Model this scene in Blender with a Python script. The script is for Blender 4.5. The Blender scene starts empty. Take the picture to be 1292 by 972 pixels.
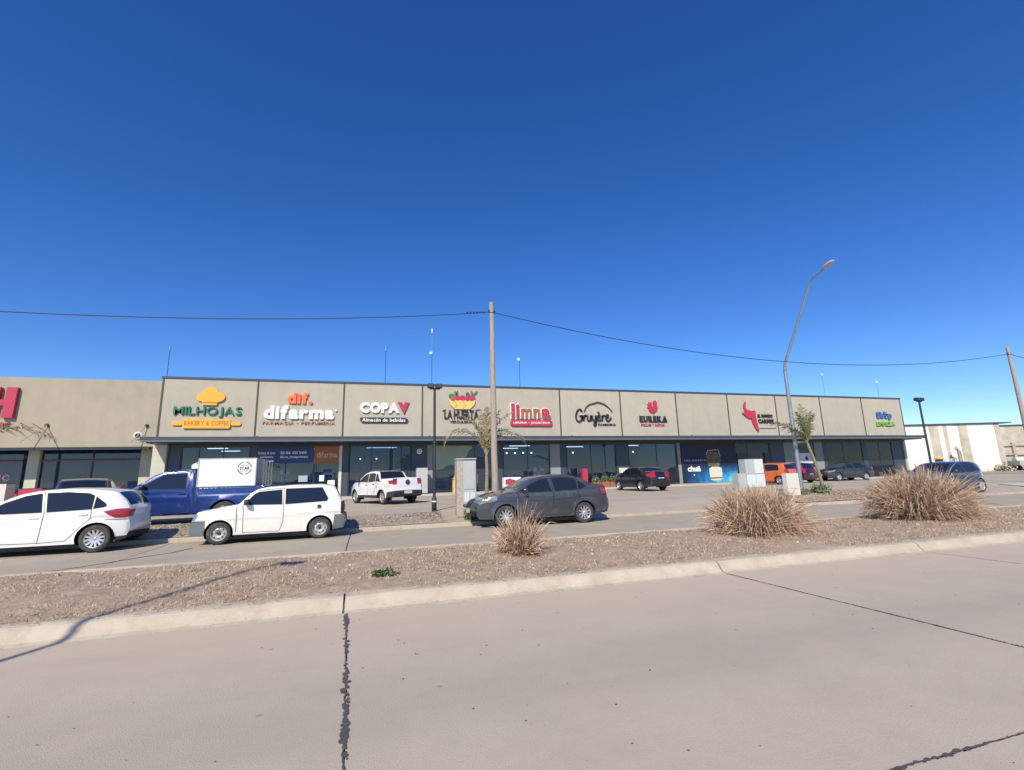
import bpy, bmesh, math, random
from mathutils import Vector, Matrix
from mathutils.geometry import delaunay_2d_cdt
R = math.radians
rnd = random.Random(7)
SC = bpy.context.scene
COL = SC.collection

# ---------------------------------------------------------------- camera, sky, sun, exposure
cam = bpy.data.cameras.new('camera')
cam.sensor_width = 36.0
cam.lens = 592.0 / 1292.0 * 36.0
cam.clip_start = 0.05
cam.clip_end = 6000
cam_o = bpy.data.objects.new('camera', cam)
COL.objects.link(cam_o)
_Z = Vector((-84.0, 3076.0, -592.0)).normalized()
_X = Vector((1966.0, -60.0, -592.0))
_X = (_X - _Z * _X.dot(_Z)).normalized()
_Y = _Z.cross(_X)
m3 = Matrix((_X, _Y, _Z))
cam_o.matrix_world = Matrix.Translation((0, 0, 1.6)) @ m3.to_4x4()
SC.camera = cam_o

SUN_AZ, SUN_EL = 62.0, 41.0          # light travels towards (cos AZ, sin AZ) on the ground
w = bpy.data.worlds.new('World')
SC.world = w
w.use_nodes = True
nt = w.node_tree
nt.nodes.clear()
wo = nt.nodes.new('ShaderNodeOutputWorld')
wb = nt.nodes.new('ShaderNodeBackground')
sk = nt.nodes.new('ShaderNodeTexSky')
sk.sky_type = 'NISHITA'
sk.sun_disc = False
sk.sun_elevation = R(SUN_EL)
# direction to the sun = -(cos AZ, sin AZ); Nishita rotation 0 looks along +Y, growing clockwise
sx, sy = -math.cos(R(SUN_AZ)), -math.sin(R(SUN_AZ))
sk.sun_rotation = math.atan2(sx, sy)
sk.altitude = 400
sk.air_density = 0.85
sk.dust_density = 0.1
sk.ozone_density = 4.0
hs = nt.nodes.new('ShaderNodeHueSaturation')
hs.inputs['Saturation'].default_value = 1.27
hs.inputs['Hue'].default_value = 0.512
nt.links.new(sk.outputs[0], hs.inputs['Color'])
nt.links.new(hs.outputs[0], wb.inputs[0])
wb.inputs[1].default_value = 0.115
nt.links.new(wb.outputs[0], wo.inputs[0])

sun = bpy.data.lights.new('sun', 'SUN')
sun.energy = 3.6
sun.angle = R(0.53)
sun.color = (1.0, 0.915, 0.755)
sun_o = bpy.data.objects.new('sun', sun)
COL.objects.link(sun_o)
sun_dir = Vector((math.cos(R(SUN_AZ)) * math.cos(R(SUN_EL)), math.sin(R(SUN_AZ)) * math.cos(R(SUN_EL)), -math.sin(R(SUN_EL))))
sun_o.rotation_euler = sun_dir.to_track_quat('-Z', 'Y').to_euler()
sun_o.location = (-30, -60, 60)

SC.view_settings.view_transform = 'Standard'
SC.view_settings.look = 'None'
SC.view_settings.exposure = 0.53
SC.view_settings.gamma = 1.0
SC.render.engine = 'CYCLES'
SC.cycles.max_bounces = 8
SC.cycles.transparent_max_bounces = 16

# ---------------------------------------------------------------- helpers: objects
def tag(o, label=None, cat=None, group=None, kind=None):
    if label: o['label'] = label
    if cat: o['category'] = cat
    if group: o['group'] = group
    if kind: o['kind'] = kind
    return o

def empty(name, loc, rz=0.0, **k):
    o = bpy.data.objects.new(name, None)
    o.empty_display_size = 0.3
    COL.objects.link(o)
    o.location = loc
    o.rotation_euler = (0, 0, rz)
    return tag(o, **k)

def link(name, me, mats, parent=None, **k):
    o = bpy.data.objects.new(name, me)
    COL.objects.link(o)
    if mats is not None:
        me.materials.clear()
        for mm in (mats if isinstance(mats, (list, tuple)) else [mats]):
            me.materials.append(mm)
    if parent: o.parent = parent
    return tag(o, **k)

class MB:
    """collects simple shapes and links them as ONE mesh object"""
    def __init__(s):
        s.v = []; s.f = []; s.m = []; s.sm = []
    def add(s, vs, fs, m=0, smooth=False):
        b = len(s.v)
        s.v += [tuple(v) for v in vs]
        s.f += [tuple(i + b for i in f) for f in fs]
        s.m += [m] * len(fs); s.sm += [smooth] * len(fs)
        return s
    def box(s, x0, x1, y0, y1, z0, z1, m=0):
        vs = [(x, y, z) for x in (x0, x1) for y in (y0, y1) for z in (z0, z1)]
        return s.add(vs, [(0, 1, 3, 2), (4, 6, 7, 5), (0, 4, 5, 1), (2, 3, 7, 6), (0, 2, 6, 4), (1, 5, 7, 3)], m)
    def tube(s, pts, rad, n=8, m=0, cap=True):
        pts = [Vector(p) for p in pts]
        if not isinstance(rad, (list, tuple)): rad = [rad] * len(pts)
        vs = []; fs = []
        for i, p in enumerate(pts):
            a = pts[max(i - 1, 0)]; b = pts[min(i + 1, len(pts) - 1)]
            t = (b - a).normalized()
            if i == 0:
                u = t.cross(Vector((0, 0, 1)))
                if u.length < 0.2: u = t.cross(Vector((0, 1, 0)))
            else: u = u - t * u.dot(t)
            u.normalize(); q = t.cross(u)
            for j in range(n):
                an = 2 * math.pi * j / n
                vs.append(p + (u * math.cos(an) + q * math.sin(an)) * rad[i])
        for i in range(len(pts) - 1):
            for j in range(n):
                fs.append((i * n + j, i * n + (j + 1) % n, (i + 1) * n + (j + 1) % n, (i + 1) * n + j))
        s.add(vs, fs, m, True)
        if cap:
            s.add(vs[:n], [tuple(range(n))], m); s.add(vs[-n:], [tuple(range(n - 1, -1, -1))], m)
        return s
    def prism(s, pts, y0, y1, m=0):
        """outline in x,z pushed along y"""
        n = len(pts)
        vs = [(x, y0, z) for x, z in pts] + [(x, y1, z) for x, z in pts]
        fs = [tuple(range(n)), tuple(range(2 * n - 1, n - 1, -1))]
        fs += [(i, (i + 1) % n, n + (i + 1) % n, n + i)[::-1] for i in range(n)]
        return s.add(vs, fs, m)
    def lathe(s, prof, axis='y', n=24, m=0, c=(0, 0, 0)):
        vs = []; fs = []
        for (r, h) in prof:
            for j in range(n):
                a = 2 * math.pi * j / n
                if axis == 'y': vs.append((c[0] + r * math.cos(a), c[1] + h, c[2] + r * math.sin(a)))
                else: vs.append((c[0] + r * math.cos(a), c[1] + r * math.sin(a), c[2] + h))
        for i in range(len(prof) - 1):
            for j in range(n):
                fs.append((i * n + j, i * n + (j + 1) % n, (i + 1) * n + (j + 1) % n, (i + 1) * n + j))
        return s.add(vs, fs, m, True)
    def mesh(s, name):
        me = bpy.data.meshes.new(name)
        me.from_pydata(s.v, [], s.f)
        me.polygons.foreach_set('material_index', s.m)
        me.polygons.foreach_set('use_smooth', s.sm)
        bm = bmesh.new(); bm.from_mesh(me)
        bmesh.ops.recalc_face_normals(bm, faces=bm.faces)
        bm.to_mesh(me); bm.free()
        me.update()
        return me
    def build(s, name, mats, parent=None, **k):
        me = s.mesh(name)
        mi = list(s.m)
        o = link(name, me, mats, parent, **k)
        if len(me.polygons) == len(mi): me.polygons.foreach_set('material_index', mi)
        return o

def box(name, x0, x1, y0, y1, z0, z1, mt, parent=None, **k):
    return MB().box(x0, x1, y0, y1, z0, z1).build(name, mt, parent, **k)

def copy_tree(o, parent=None):
    c = o.copy(); COL.objects.link(c); c.parent = parent
    for ch in list(o.children): copy_tree(ch, c)
    return c

# ---------------------------------------------------------------- helpers: materials
def mat(name, col, rough=0.6, metal=0.0, coat=0.0, spec=0.5, var=0.0, scale=4.0, bump=0.0, bscale=30.0, dirt=None, emit=None, stretch=None):
    m = bpy.data.materials.new(name); m.use_nodes = True
    t = m.node_tree; b = t.nodes['Principled BSDF']
    b.inputs['Base Color'].default_value = (*col, 1)
    b.inputs['Roughness'].default_value = rough
    b.inputs['Metallic'].default_value = metal
    b.inputs['Coat Weight'].default_value = coat
    b.inputs['Coat Roughness'].default_value = 0.06
    b.inputs['Specular IOR Level'].default_value = spec
    if emit: 
        b.inputs['Emission Color'].default_value = (*emit[0], 1); b.inputs['Emission Strength'].default_value = emit[1]
    if var or bump or dirt:
        tc = t.nodes.new('ShaderNodeTexCoord')
        mp = t.nodes.new('ShaderNodeMapping')
        t.links.new(tc.outputs['Object'], mp.inputs['Vector'])
        if stretch: mp.inputs['Scale'].default_value = stretch
    last = None
    if var:
        n = t.nodes.new('ShaderNodeTexNoise'); n.inputs['Scale'].default_value = scale; n.inputs['Detail'].default_value = 8; n.inputs['Roughness'].default_value = 0.62
        t.links.new(mp.outputs[0], n.inputs['Vector'])
        r = t.nodes.new('ShaderNodeValToRGB')
        r.color_ramp.elements[0].position = 0.3; r.color_ramp.elements[1].position = 0.7
        r.color_ramp.elements[0].color = (*[c * (1 - var) for c in col], 1)
        r.color_ramp.elements[1].color = (*[min(1, c * (1 + var)) for c in col], 1)
        t.links.new(n.outputs['Fac'], r.inputs[0]); last = r.outputs[0]
        t.links.new(last, b.inputs['Base Color'])
    if dirt:      # (colour, scale, lo, hi)
        n = t.nodes.new('ShaderNodeTexNoise'); n.inputs['Scale'].default_value = dirt[1]; n.inputs['Detail'].default_value = 10; n.inputs['Roughness'].default_value = 0.7
        t.links.new(mp.outputs[0], n.inputs['Vector'])
        r = t.nodes.new('ShaderNodeValToRGB'); r.color_ramp.elements[0].position = dirt[2]; r.color_ramp.elements[1].position = dirt[3]
        r.color_ramp.elements[0].color = (0, 0, 0, 1); r.color_ramp.elements[1].color = (1, 1, 1, 1)
        t.links.new(n.outputs['Fac'], r.inputs[0])
        mx = t.nodes.new('ShaderNodeMix'); mx.data_type = 'RGBA'
        t.links.new(r.outputs[0], mx.inputs[0])
        if last: t.links.new(last, mx.inputs[6])
        else: mx.inputs[6].default_value = (*col, 1)
        mx.inputs[7].default_value = (*dirt[0], 1)
        t.links.new(mx.outputs[2], b.inputs['Base Color'])
    if bump:
        n = t.nodes.new('ShaderNodeTexNoise'); n.inputs['Scale'].default_value = bscale; n.inputs['Detail'].default_value = 6
        t.links.new(mp.outputs[0], n.inputs['Vector'])
        bp = t.nodes.new('ShaderNodeBump'); bp.inputs['Strength'].default_value = bump; bp.inputs['Distance'].default_value = 0.02
        t.links.new(n.outputs['Fac'], bp.inputs['Height']); t.links.new(bp.outputs[0], b.inputs['Normal'])
    return m

def glass_mat(name, tint, reflect=0.12, trans=0.5, rough=0.02):
    """window pane: part see-through (tinted), part mirror, a little diffuse blue standing in for reflected sky"""
    m = bpy.data.materials.new(name); m.use_nodes = True
    t = m.node_tree; t.nodes.clear()
    out = t.nodes.new('ShaderNodeOutputMaterial')
    tr = t.nodes.new('ShaderNodeBsdfTransparent'); tr.inputs[0].default_value = (*tint, 1)
    df = t.nodes.new('ShaderNodeBsdfDiffuse'); df.inputs[0].default_value = (0.05, 0.10, 0.19, 1)  # sky reflection painted in as a flat blue
    gl = t.nodes.new('ShaderNodeBsdfGlossy'); gl.inputs['Roughness'].default_value = rough
    fr = t.nodes.new('ShaderNodeFresnel'); fr.inputs[0].default_value = 1.5
    ma = t.nodes.new('ShaderNodeMath'); ma.operation = 'ADD'; ma.use_clamp = True; ma.inputs[1].default_value = reflect
    t.links.new(fr.outputs[0], ma.inputs[0])
    a = t.nodes.new('ShaderNodeMixShader'); a.inputs[0].default_value = 1 - trans
    t.links.new(tr.outputs[0], a.inputs[1]); t.links.new(df.outputs[0], a.inputs[2])
    c = t.nodes.new('ShaderNodeMixShader'); t.links.new(ma.outputs[0], c.inputs[0])
    t.links.new(a.outputs[0], c.inputs[1]); t.links.new(gl.outputs[0], c.inputs[2])
    t.links.new(c.outputs[0], out.inputs[0])
    return m

M = dict(
    fascia=mat('fascia_render', (0.435, 0.395, 0.318), 0.9, var=0.04, scale=1.3, bump=0.15, bscale=60, dirt=((0.395, 0.36, 0.285), 0.7, 0.5, 0.8)),
    fascia_left=mat('fascia_render_left', (0.375, 0.335, 0.25), 0.9, var=0.06, scale=0.8, bump=0.2, bscale=40, dirt=((0.31, 0.28, 0.215), 0.5, 0.5, 0.8)),
    strip=mat('seam_strip', (0.07, 0.055, 0.045), 0.6),
    navy=mat('navy_metal', (0.045, 0.062, 0.085), 0.45, var=0.1, scale=3),
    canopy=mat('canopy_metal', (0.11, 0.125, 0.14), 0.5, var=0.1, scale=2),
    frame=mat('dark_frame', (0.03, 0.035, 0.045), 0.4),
    pier=mat('grey_pier', (0.25, 0.27, 0.26), 0.8, var=0.06, scale=3),
    pale=mat('pale_render', (0.62, 0.60, 0.52), 0.85, var=0.05, scale=3),
    pillar=mat('pillar_render', (0.50, 0.50, 0.40), 0.85, var=0.06, scale=3),
    int_wall=mat('interior_wall', (0.36, 0.41, 0.45), 0.9),
    int_dark=mat('interior_dark', (0.24, 0.27, 0.30), 0.9),
    int_floor=mat('interior_floor', (0.30, 0.29, 0.27), 0.5),
    glass=glass_mat('shop_glass', (0.74, 0.85, 0.95), 0.0, 0.90),
    glass_dark=glass_mat('shop_glass_dark', (0.50, 0.64, 0.82), 0.0, 0.82),
    concrete=mat('road_concrete', (0.475, 0.405, 0.322), 0.88, var=0.05, scale=60, bump=0.35, bscale=140, dirt=((0.425, 0.36, 0.285), 1.1, 0.42, 0.72), spec=0.3),
    joint=mat('joint_tar', (0.085, 0.078, 0.075), 0.55, var=0.2, scale=20, bump=0.4, bscale=60),
    kerb=mat('kerb_concrete', (0.47, 0.40, 0.315), 0.9, var=0.10, scale=2.5, bump=0.3, bscale=60, dirt=((0.37, 0.30, 0.23), 3.0, 0.48, 0.72)),
    street=mat('street_concrete', (0.385, 0.33, 0.255), 0.85, var=0.08, scale=0.8, bump=0.2, bscale=90, dirt=((0.32, 0.275, 0.215), 1.3, 0.48, 0.75)),
    lot=mat('lot_concrete', (0.41, 0.35, 0.27), 0.88, var=0.09, scale=0.5, bump=0.2, bscale=60, dirt=((0.34, 0.29, 0.23), 0.9, 0.48, 0.72)),
    walk=mat('walk_concrete', (0.47, 0.43, 0.37), 0.88, var=0.06, scale=1.0),
    dirt=mat('dry_dirt', (0.36, 0.268, 0.19), 0.95, var=0.22, scale=3.5, bump=0.8, bscale=25, dirt=((0.46, 0.345, 0.25), 6, 0.5, 0.7)),
    verge=mat('gravel_verge', (0.30, 0.245, 0.195), 0.95, var=0.2, scale=3.0, bump=0.8, bscale=30, dirt=((0.42, 0.37, 0.30), 9, 0.5, 0.66)),
    ground=mat('far_ground', (0.32, 0.265, 0.20), 0.95, var=0.15, scale=0.2),
    straw=mat('straw', (0.38, 0.25, 0.17), 0.8, var=0.25, scale=9),
    straw2=mat('straw_pale', (0.58, 0.42, 0.29), 0.8, var=0.2, scale=9),
    straw_green=mat('straw_green', (0.26, 0.21, 0.13), 0.8, var=0.2, scale=9),
    green=mat('weed_green', (0.10, 0.15, 0.05), 0.7, var=0.3, scale=8),
    sage=mat('sage_green', (0.20, 0.24, 0.14), 0.8, var=0.3, scale=8),
    wood=mat('weathered_wood', (0.36, 0.31, 0.25), 0.85, var=0.2, scale=5, bump=0.5, bscale=20, stretch=(6, 6, 0.6)),
    galv=mat('galvanised_steel', (0.30, 0.33, 0.36), 0.45, metal=0.5, var=0.12, scale=4),
    black=mat('black_steel', (0.035, 0.032, 0.035), 0.5),
    cable=mat('cable_rubber', (0.03, 0.03, 0.035), 0.6),
    cab=mat('cabinet_grey', (0.42, 0.44, 0.42), 0.6, var=0.06, scale=3),
    cabdoor=mat('cabinet_pale', (0.62, 0.66, 0.67), 0.5),
    stone=mat('rough_stone', (0.42, 0.37, 0.30), 0.9, var=0.25, scale=8, bump=0.6, bscale=20),
    white=mat('white_paint', (0.78, 0.78, 0.76), 0.5, var=0.03, scale=2),
    offwhite=mat('white_wall', (0.80, 0.78, 0.70), 0.85, var=0.04, scale=0.6, dirt=((0.55, 0.50, 0.41), 0.45, 0.5, 0.75)),
    cement=mat('bare_cement', (0.48, 0.43, 0.35), 0.9, var=0.28, scale=0.6, bump=0.4, bscale=6),
    red=mat('sign_red', (0.45, 0.03, 0.05), 0.45),
    crimson=mat('sign_crimson', (0.46, 0.035, 0.075), 0.45),
    orange=mat('sign_orange', (0.85, 0.16, 0.05), 0.45),
    yellow=mat('sign_yellow', (0.80, 0.40, 0.035), 0.45),
    basket=mat('sign_basket', (0.85, 0.52, 0.16), 0.5),
    brown=mat('sign_brown', (0.33, 0.12, 0.05), 0.5),
    sgreen=mat('sign_green', (0.02, 0.16, 0.10), 0.45),
    leaf=mat('sign_leaf', (0.05, 0.18, 0.09), 0.45),
    lime=mat('sign_lime', (0.16, 0.40, 0.06), 0.45),
    sblue=mat('sign_blue', (0.06, 0.15, 0.33), 0.45),
    sblack=mat('sign_black', (0.025, 0.025, 0.028), 0.45),
    swhite=mat('sign_white', (0.85, 0.85, 0.84), 0.4),
    navyprint=mat('print_navy', (0.02, 0.05, 0.16), 0.5),
    orangeprint=mat('print_orange', (0.36, 0.12, 0.06), 0.6),
    palmtrunk=mat('palm_bark', (0.28, 0.22, 0.15), 0.9, var=0.3, scale=7, bump=0.7, bscale=18, stretch=(1, 1, 4)),
    frond_dry=mat('frond_dry', (0.32, 0.27, 0.15), 0.75, var=0.3, scale=6),
    frond_green=mat('frond_green', (0.17, 0.18, 0.08), 0.7, var=0.3, scale=6),
)

M['litter'] = mat('dry_litter', (0.58, 0.47, 0.345), 0.9, var=0.3, scale=11)
M['litter2'] = mat('dry_litter_dark', (0.34, 0.25, 0.17), 0.9, var=0.3, scale=11)
def road_layers(m):
    t = m.node_tree; b = t.nodes['Principled BSDF']
    src = b.inputs['Base Color'].links[0].from_socket
    tc = t.nodes.new('ShaderNodeTexCoord'); sp = t.nodes.new('ShaderNodeSeparateXYZ'); t.links.new(tc.outputs['Object'], sp.inputs[0])
    def noise(scale, vec_scale, detail=6):
        mp = t.nodes.new('ShaderNodeMapping'); mp.inputs['Scale'].default_value = vec_scale; t.links.new(tc.outputs['Object'], mp.inputs['Vector'])
        n = t.nodes.new('ShaderNodeTexNoise'); n.inputs['Scale'].default_value = scale; n.inputs['Detail'].default_value = detail; n.inputs['Roughness'].default_value = 0.65
        t.links.new(mp.outputs[0], n.inputs['Vector']); return n.outputs['Fac']
    def mth(op, a, c, d=None):
        n = t.nodes.new('ShaderNodeMath'); n.operation = op
        for i, q in enumerate((a, c, d)):
            if q is None: continue
            if hasattr(q, 'default_value'): t.links.new(q, n.inputs[i])
            else: n.inputs[i].default_value = q
        return n.outputs[0]
    def rng(v, a, c, d, e):
        n = t.nodes.new('ShaderNodeMapRange'); n.interpolation_type = 'SMOOTHSTEP'
        for i, q in enumerate((a, c, d, e)): n.inputs[i + 1].default_value = q
        t.links.new(v, n.inputs[0]); return n.outputs[0]
    def mixc(f, a, col):
        n = t.nodes.new('ShaderNodeMix'); n.data_type = 'RGBA'; t.links.new(f, n.inputs[0]); t.links.new(a, n.inputs[6]); n.inputs[7].default_value = (*col, 1); return n.outputs[2]
    # wind blown dust along the kerb
    n1 = noise(1.6, (0.5, 1.6, 1)); yy = mth('ADD', sp.outputs[1], mth('MULTIPLY', n1, 1.8))
    c = mixc(mth('MULTIPLY', rng(yy, 5.6, 7.4, 0, 1), 0.8), src, (0.52, 0.43, 0.33))
    # darker wheel lanes running along the road
    n2 = noise(0.8, (0.12, 2.2, 1)); ln = rng(mth('ABSOLUTE', mth('SUBTRACT', sp.outputs[1], 3.9), None), 0.0, 1.0, 1, 0)
    c = mixc(mth('MULTIPLY', mth('MULTIPLY', ln, n2), 0.60), c, (0.30, 0.27, 0.235))
    n3 = noise(0.5, (0.25, 1.6, 1), 9); c = mixc(mth('MULTIPLY', rng(n3, 0.52, 0.72, 0, 1), 0.30), c, (0.33, 0.29, 0.25))
    n5 = noise(0.9, (1, 1, 1), 9); c = mixc(mth('MULTIPLY', rng(n5, 0.5, 0.7, 0, 1), 0.45), c, (0.49, 0.40, 0.315))
    # fine aggregate specks
    v = t.nodes.new('ShaderNodeTexVoronoi'); v.inputs['Scale'].default_value = 75; t.links.new(tc.outputs['Object'], v.inputs['Vector'])
    c = mixc(mth('MULTIPLY', rng(v.outputs['Distance'], 0.10, 0.24, 1, 0), 0.35), c, (0.26, 0.23, 0.20))
    v2 = t.nodes.new('ShaderNodeTexVoronoi'); v2.inputs['Scale'].default_value = 2.3; t.links.new(tc.outputs['Object'], v2.inputs['Vector'])
    c = mixc(mth('MULTIPLY', rng(v2.outputs['Distance'], 0.03, 0.07, 1, 0), 0.55), c, (0.20, 0.17, 0.15))
    t.links.new(c, b.inputs['Base Color'])
road_layers(M['concrete'])
def vary_by_object(m, amt):
    t = m.node_tree; b = t.nodes['Principled BSDF']; src = b.inputs['Base Color'].links[0].from_socket
    oi = t.nodes.new('ShaderNodeObjectInfo'); mr = t.nodes.new('ShaderNodeMapRange'); mr.inputs[3].default_value = 1 - amt; mr.inputs[4].default_value = 1 + amt
    t.links.new(oi.outputs['Random'], mr.inputs[0])
    tc = t.nodes.new('ShaderNodeTexCoord'); mp = t.nodes.new('ShaderNodeMapping'); mp.inputs['Scale'].default_value = (0.9, 0.9, 0.12); t.links.new(tc.outputs['Object'], mp.inputs['Vector'])
    n = t.nodes.new('ShaderNodeTexNoise'); n.inputs['Scale'].default_value = 2.5; n.inputs['Detail'].default_value = 7; t.links.new(mp.outputs[0], n.inputs['Vector'])
    m2 = t.nodes.new('ShaderNodeMapRange'); m2.inputs[1].default_value = 0.35; m2.inputs[2].default_value = 0.75; m2.inputs[3].default_value = 1.015; m2.inputs[4].default_value = 0.95; t.links.new(n.outputs['Fac'], m2.inputs[0])
    mu = t.nodes.new('ShaderNodeMath'); mu.operation = 'MULTIPLY'; t.links.new(mr.outputs[0], mu.inputs[0]); t.links.new(m2.outputs[0], mu.inputs[1])
    vm = t.nodes.new('ShaderNodeVectorMath'); vm.operation = 'SCALE'; t.links.new(src, vm.inputs[0]); t.links.new(mu.outputs[0], vm.inputs['Scale'])
    t.links.new(vm.outputs[0], b.inputs['Base Color'])
vary_by_object(M['fascia'], 0.035); vary_by_object(M['fascia_left'], 0.0); vary_by_object(M['offwhite'], 0.02)

# ---------------------------------------------------------------- the setting: ground, road, kerbs, median, street, lot
ROADX0, ROADX1 = -42.0, 110.0
def sheet(name, prof, x0, x1, nx, mt, parent=None, noise=0.0, seed=0, **k):
    """a strip along x whose (y, z) profile is given"""
    r = random.Random(seed)
    vs = []; fs = []
    n = len(prof)
    for i in range(nx + 1):
        x = x0 + (x1 - x0) * i / nx
        for j, (y, z) in enumerate(prof):
            e = noise * (0 if j in (0, n - 1) else 1)
            vs.append((x, y, z + r.uniform(-e, e)))
    for i in range(nx):
        for j in range(n - 1):
            a = i * n + j
            fs.append((a, a + n, a + n + 1, a + 1))
    return MB().add(vs, fs, 0, noise > 0).build(name, mt, parent, **k)

MB().add([(-3000, -3000, -0.12), (3000, -3000, -0.12), (3000, 3000, -0.12), (-3000, 3000, -0.12)], [(0, 1, 2, 3)]).build('ground', M['ground'], kind='structure')

road = sheet('road', [(-9.0, -0.035), (6.52, -0.035)], ROADX0, ROADX1, 4, M['joint'], kind='structure')
xs = [-41.0, -36.0, -31.0, -26.0, -20.8, -15.7, -10.6, -5.35, -0.2, 5.42, 9.93, 15.0, 20.2, 25.3, 30.4, 35.5, 40.6, 45.7, 50.8, 56, 61, 66, 71, 76, 81, 86, 91, 96, 101, 106]
ys = [-8.8, -3.3, 2.15, 6.50]
def ragged(x0, y0, x1, y1, step, amp, r):
    L = math.hypot(x1 - x0, y1 - y0); n = max(1, int(L / step))
    dx, dy = (x1 - x0) / L, (y1 - y0) / L
    pts = []
    for i in range(n + 1):
        a = 0 if i in (0, n) else r.uniform(-1, 1) * amp
        t = L * i / n
        pts.append((x0 + dx * t - dy * a, y0 + dy * t + dx * a))
    return pts
for i in range(len(xs) - 1):
    for j in range(len(ys) - 1):
        x0, x1, y0, y1 = xs[i] + 0.006, xs[i + 1] - 0.006, ys[j] + 0.006, ys[j + 1] - 0.006
        near = -6 < x0 < 16
        amp, st = (0.008, 0.07) if near else (0.0, 5)
        xf = lambda P_: [(px_ + (6.5 - py_) * 0.036, py_) for px_, py_ in P_]
        o = ragged(x0, y0, x1, y0, st, amp, rnd)[:-1] + ragged(x1, y0, x1, y1, st, amp, rnd)[:-1] + ragged(x1, y1, x0, y1, st, amp, rnd)[:-1] + ragged(x0, y1, x0, y0, st, amp, rnd)[:-1]
        o = xf(o)
        n = len(o)
        dz = rnd.uniform(-0.002, 0.002)
        vs = [(x, y, dz) for x, y in o] + [(x, y, -0.034) for x, y in o]
        fs = [tuple(range(n))] + [(k, n + k, n + (k + 1) % n, (k + 1) % n) for k in range(n)]
        MB().add(vs, fs).build('concrete_slab', M['concrete'], road)

def tar_line(pts, r, w0, w1, blob=0.0):
    """thin open crack with beads and drips of poured sealing, a few mm proud"""
    mb = MB()
    dx, dy = pts[-1][0] - pts[0][0], pts[-1][1] - pts[0][1]
    L = math.hypot(dx, dy); tx, ty = dx / L, dy / L; nx, ny = -ty, tx
    n = int(L / 0.03); vs = []; fs = []; off = 0.0
    for i in range(n + 1):
        off = 0.85 * off + r.uniform(-1, 1) * 0.0035
        wd = w0 * r.uniform(0.5, 1.3)
        x, y = pts[0][0] + dx * i / n + nx * off, pts[0][1] + dy * i / n + ny * off
        vs += [(x + nx * wd / 2, y + ny * wd / 2, 0.004), (x - nx * wd / 2, y - ny * wd / 2, 0.004)]
        if i: fs.append((2 * i - 2, 2 * i - 1, 2 * i + 1, 2 * i))
    mb.add(vs, fs)
    s_ = 0.0; ph = r.uniform(0, 9)
    while s_ < L:
        dens = 0.5 + 0.5 * math.sin(s_ * 5.1 + ph) * math.sin(s_ * 2.3 + 2 * ph)
        if r.random() < blob * (0.1 + 1.3 * dens):
            o_ = r.gauss(0, 0.25) * w1; rr = w1 * r.uniform(0.3, 0.85) * (0.5 + 0.6 * dens)
            cx, cy = pts[0][0] + tx * s_ + nx * o_, pts[0][1] + ty * s_ + ny * o_
            q = []
            for k in range(11):
                a_ = 2 * math.pi * k / 11; q_ = rr * r.uniform(0.9, 1.08)
                u_, v_ = q_ * 0.75 * math.cos(a_), q_ * 1.25 * math.sin(a_)
                q.append((cx + nx * u_ + tx * v_, cy + ny * u_ + ty * v_, 0.0035))
            mb.add(q + [(cx, cy, 0.0035 + r.uniform(0.003, 0.0055))], [(k, (k + 1) % 11, 11) for k in range(11)], 0, True)
        s_ += w1 * r.uniform(0.25, 0.7)
    return mb
r2 = random.Random(3)
tar_line([(-0.052, 2.4), (-0.2, 6.48)], r2, 0.012, 0.042, 0.75).build('tar_sealing', M['joint'], road)
tar_line([(0.016, 0.5), (-0.052, 2.4)], r2, 0.012, 0.045, 0.7).build('tar_sealing', M['joint'], road)
tar_line([(5.42, 6.48), (5.575, 2.2)], r2, 0.016, 0.018, 0.35).build('tar_sealing', M['joint'], road)
tar_line([(9.93, 6.48), (10.085, 2.2)], r2, 0.016, 0.016, 0.3).build('tar_sealing', M['joint'], road)
tar_line([(2.3, 2.15), (8.2, 2.15)], r2, 0.012, 0.026, 0.45).build('tar_sealing', M['joint'], road)
mb = MB()
for _ in range(170):      # small stains and pebbles on the slabs
    x, y = r2.uniform(-4, 9), r2.uniform(1.6, 6.3)
    rr = r2.uniform(0.002, 0.008)
    q = [(x + rr * r2.uniform(0.6, 1.5) * math.cos(k * math.pi / 3) * 1.4, y + rr * r2.uniform(0.6, 1.2) * math.sin(k * math.pi / 3), 0.0045) for k in range(6)]
    mb.add(q + [(x, y, 0.004 + rr * 0.7)], [(k, (k + 1) % 6, 6) for k in range(6)])
mb.build('road_grit', M['joint'], kind='stuff', label='small dark grit scattered over the near concrete road', cat='grit')

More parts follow.
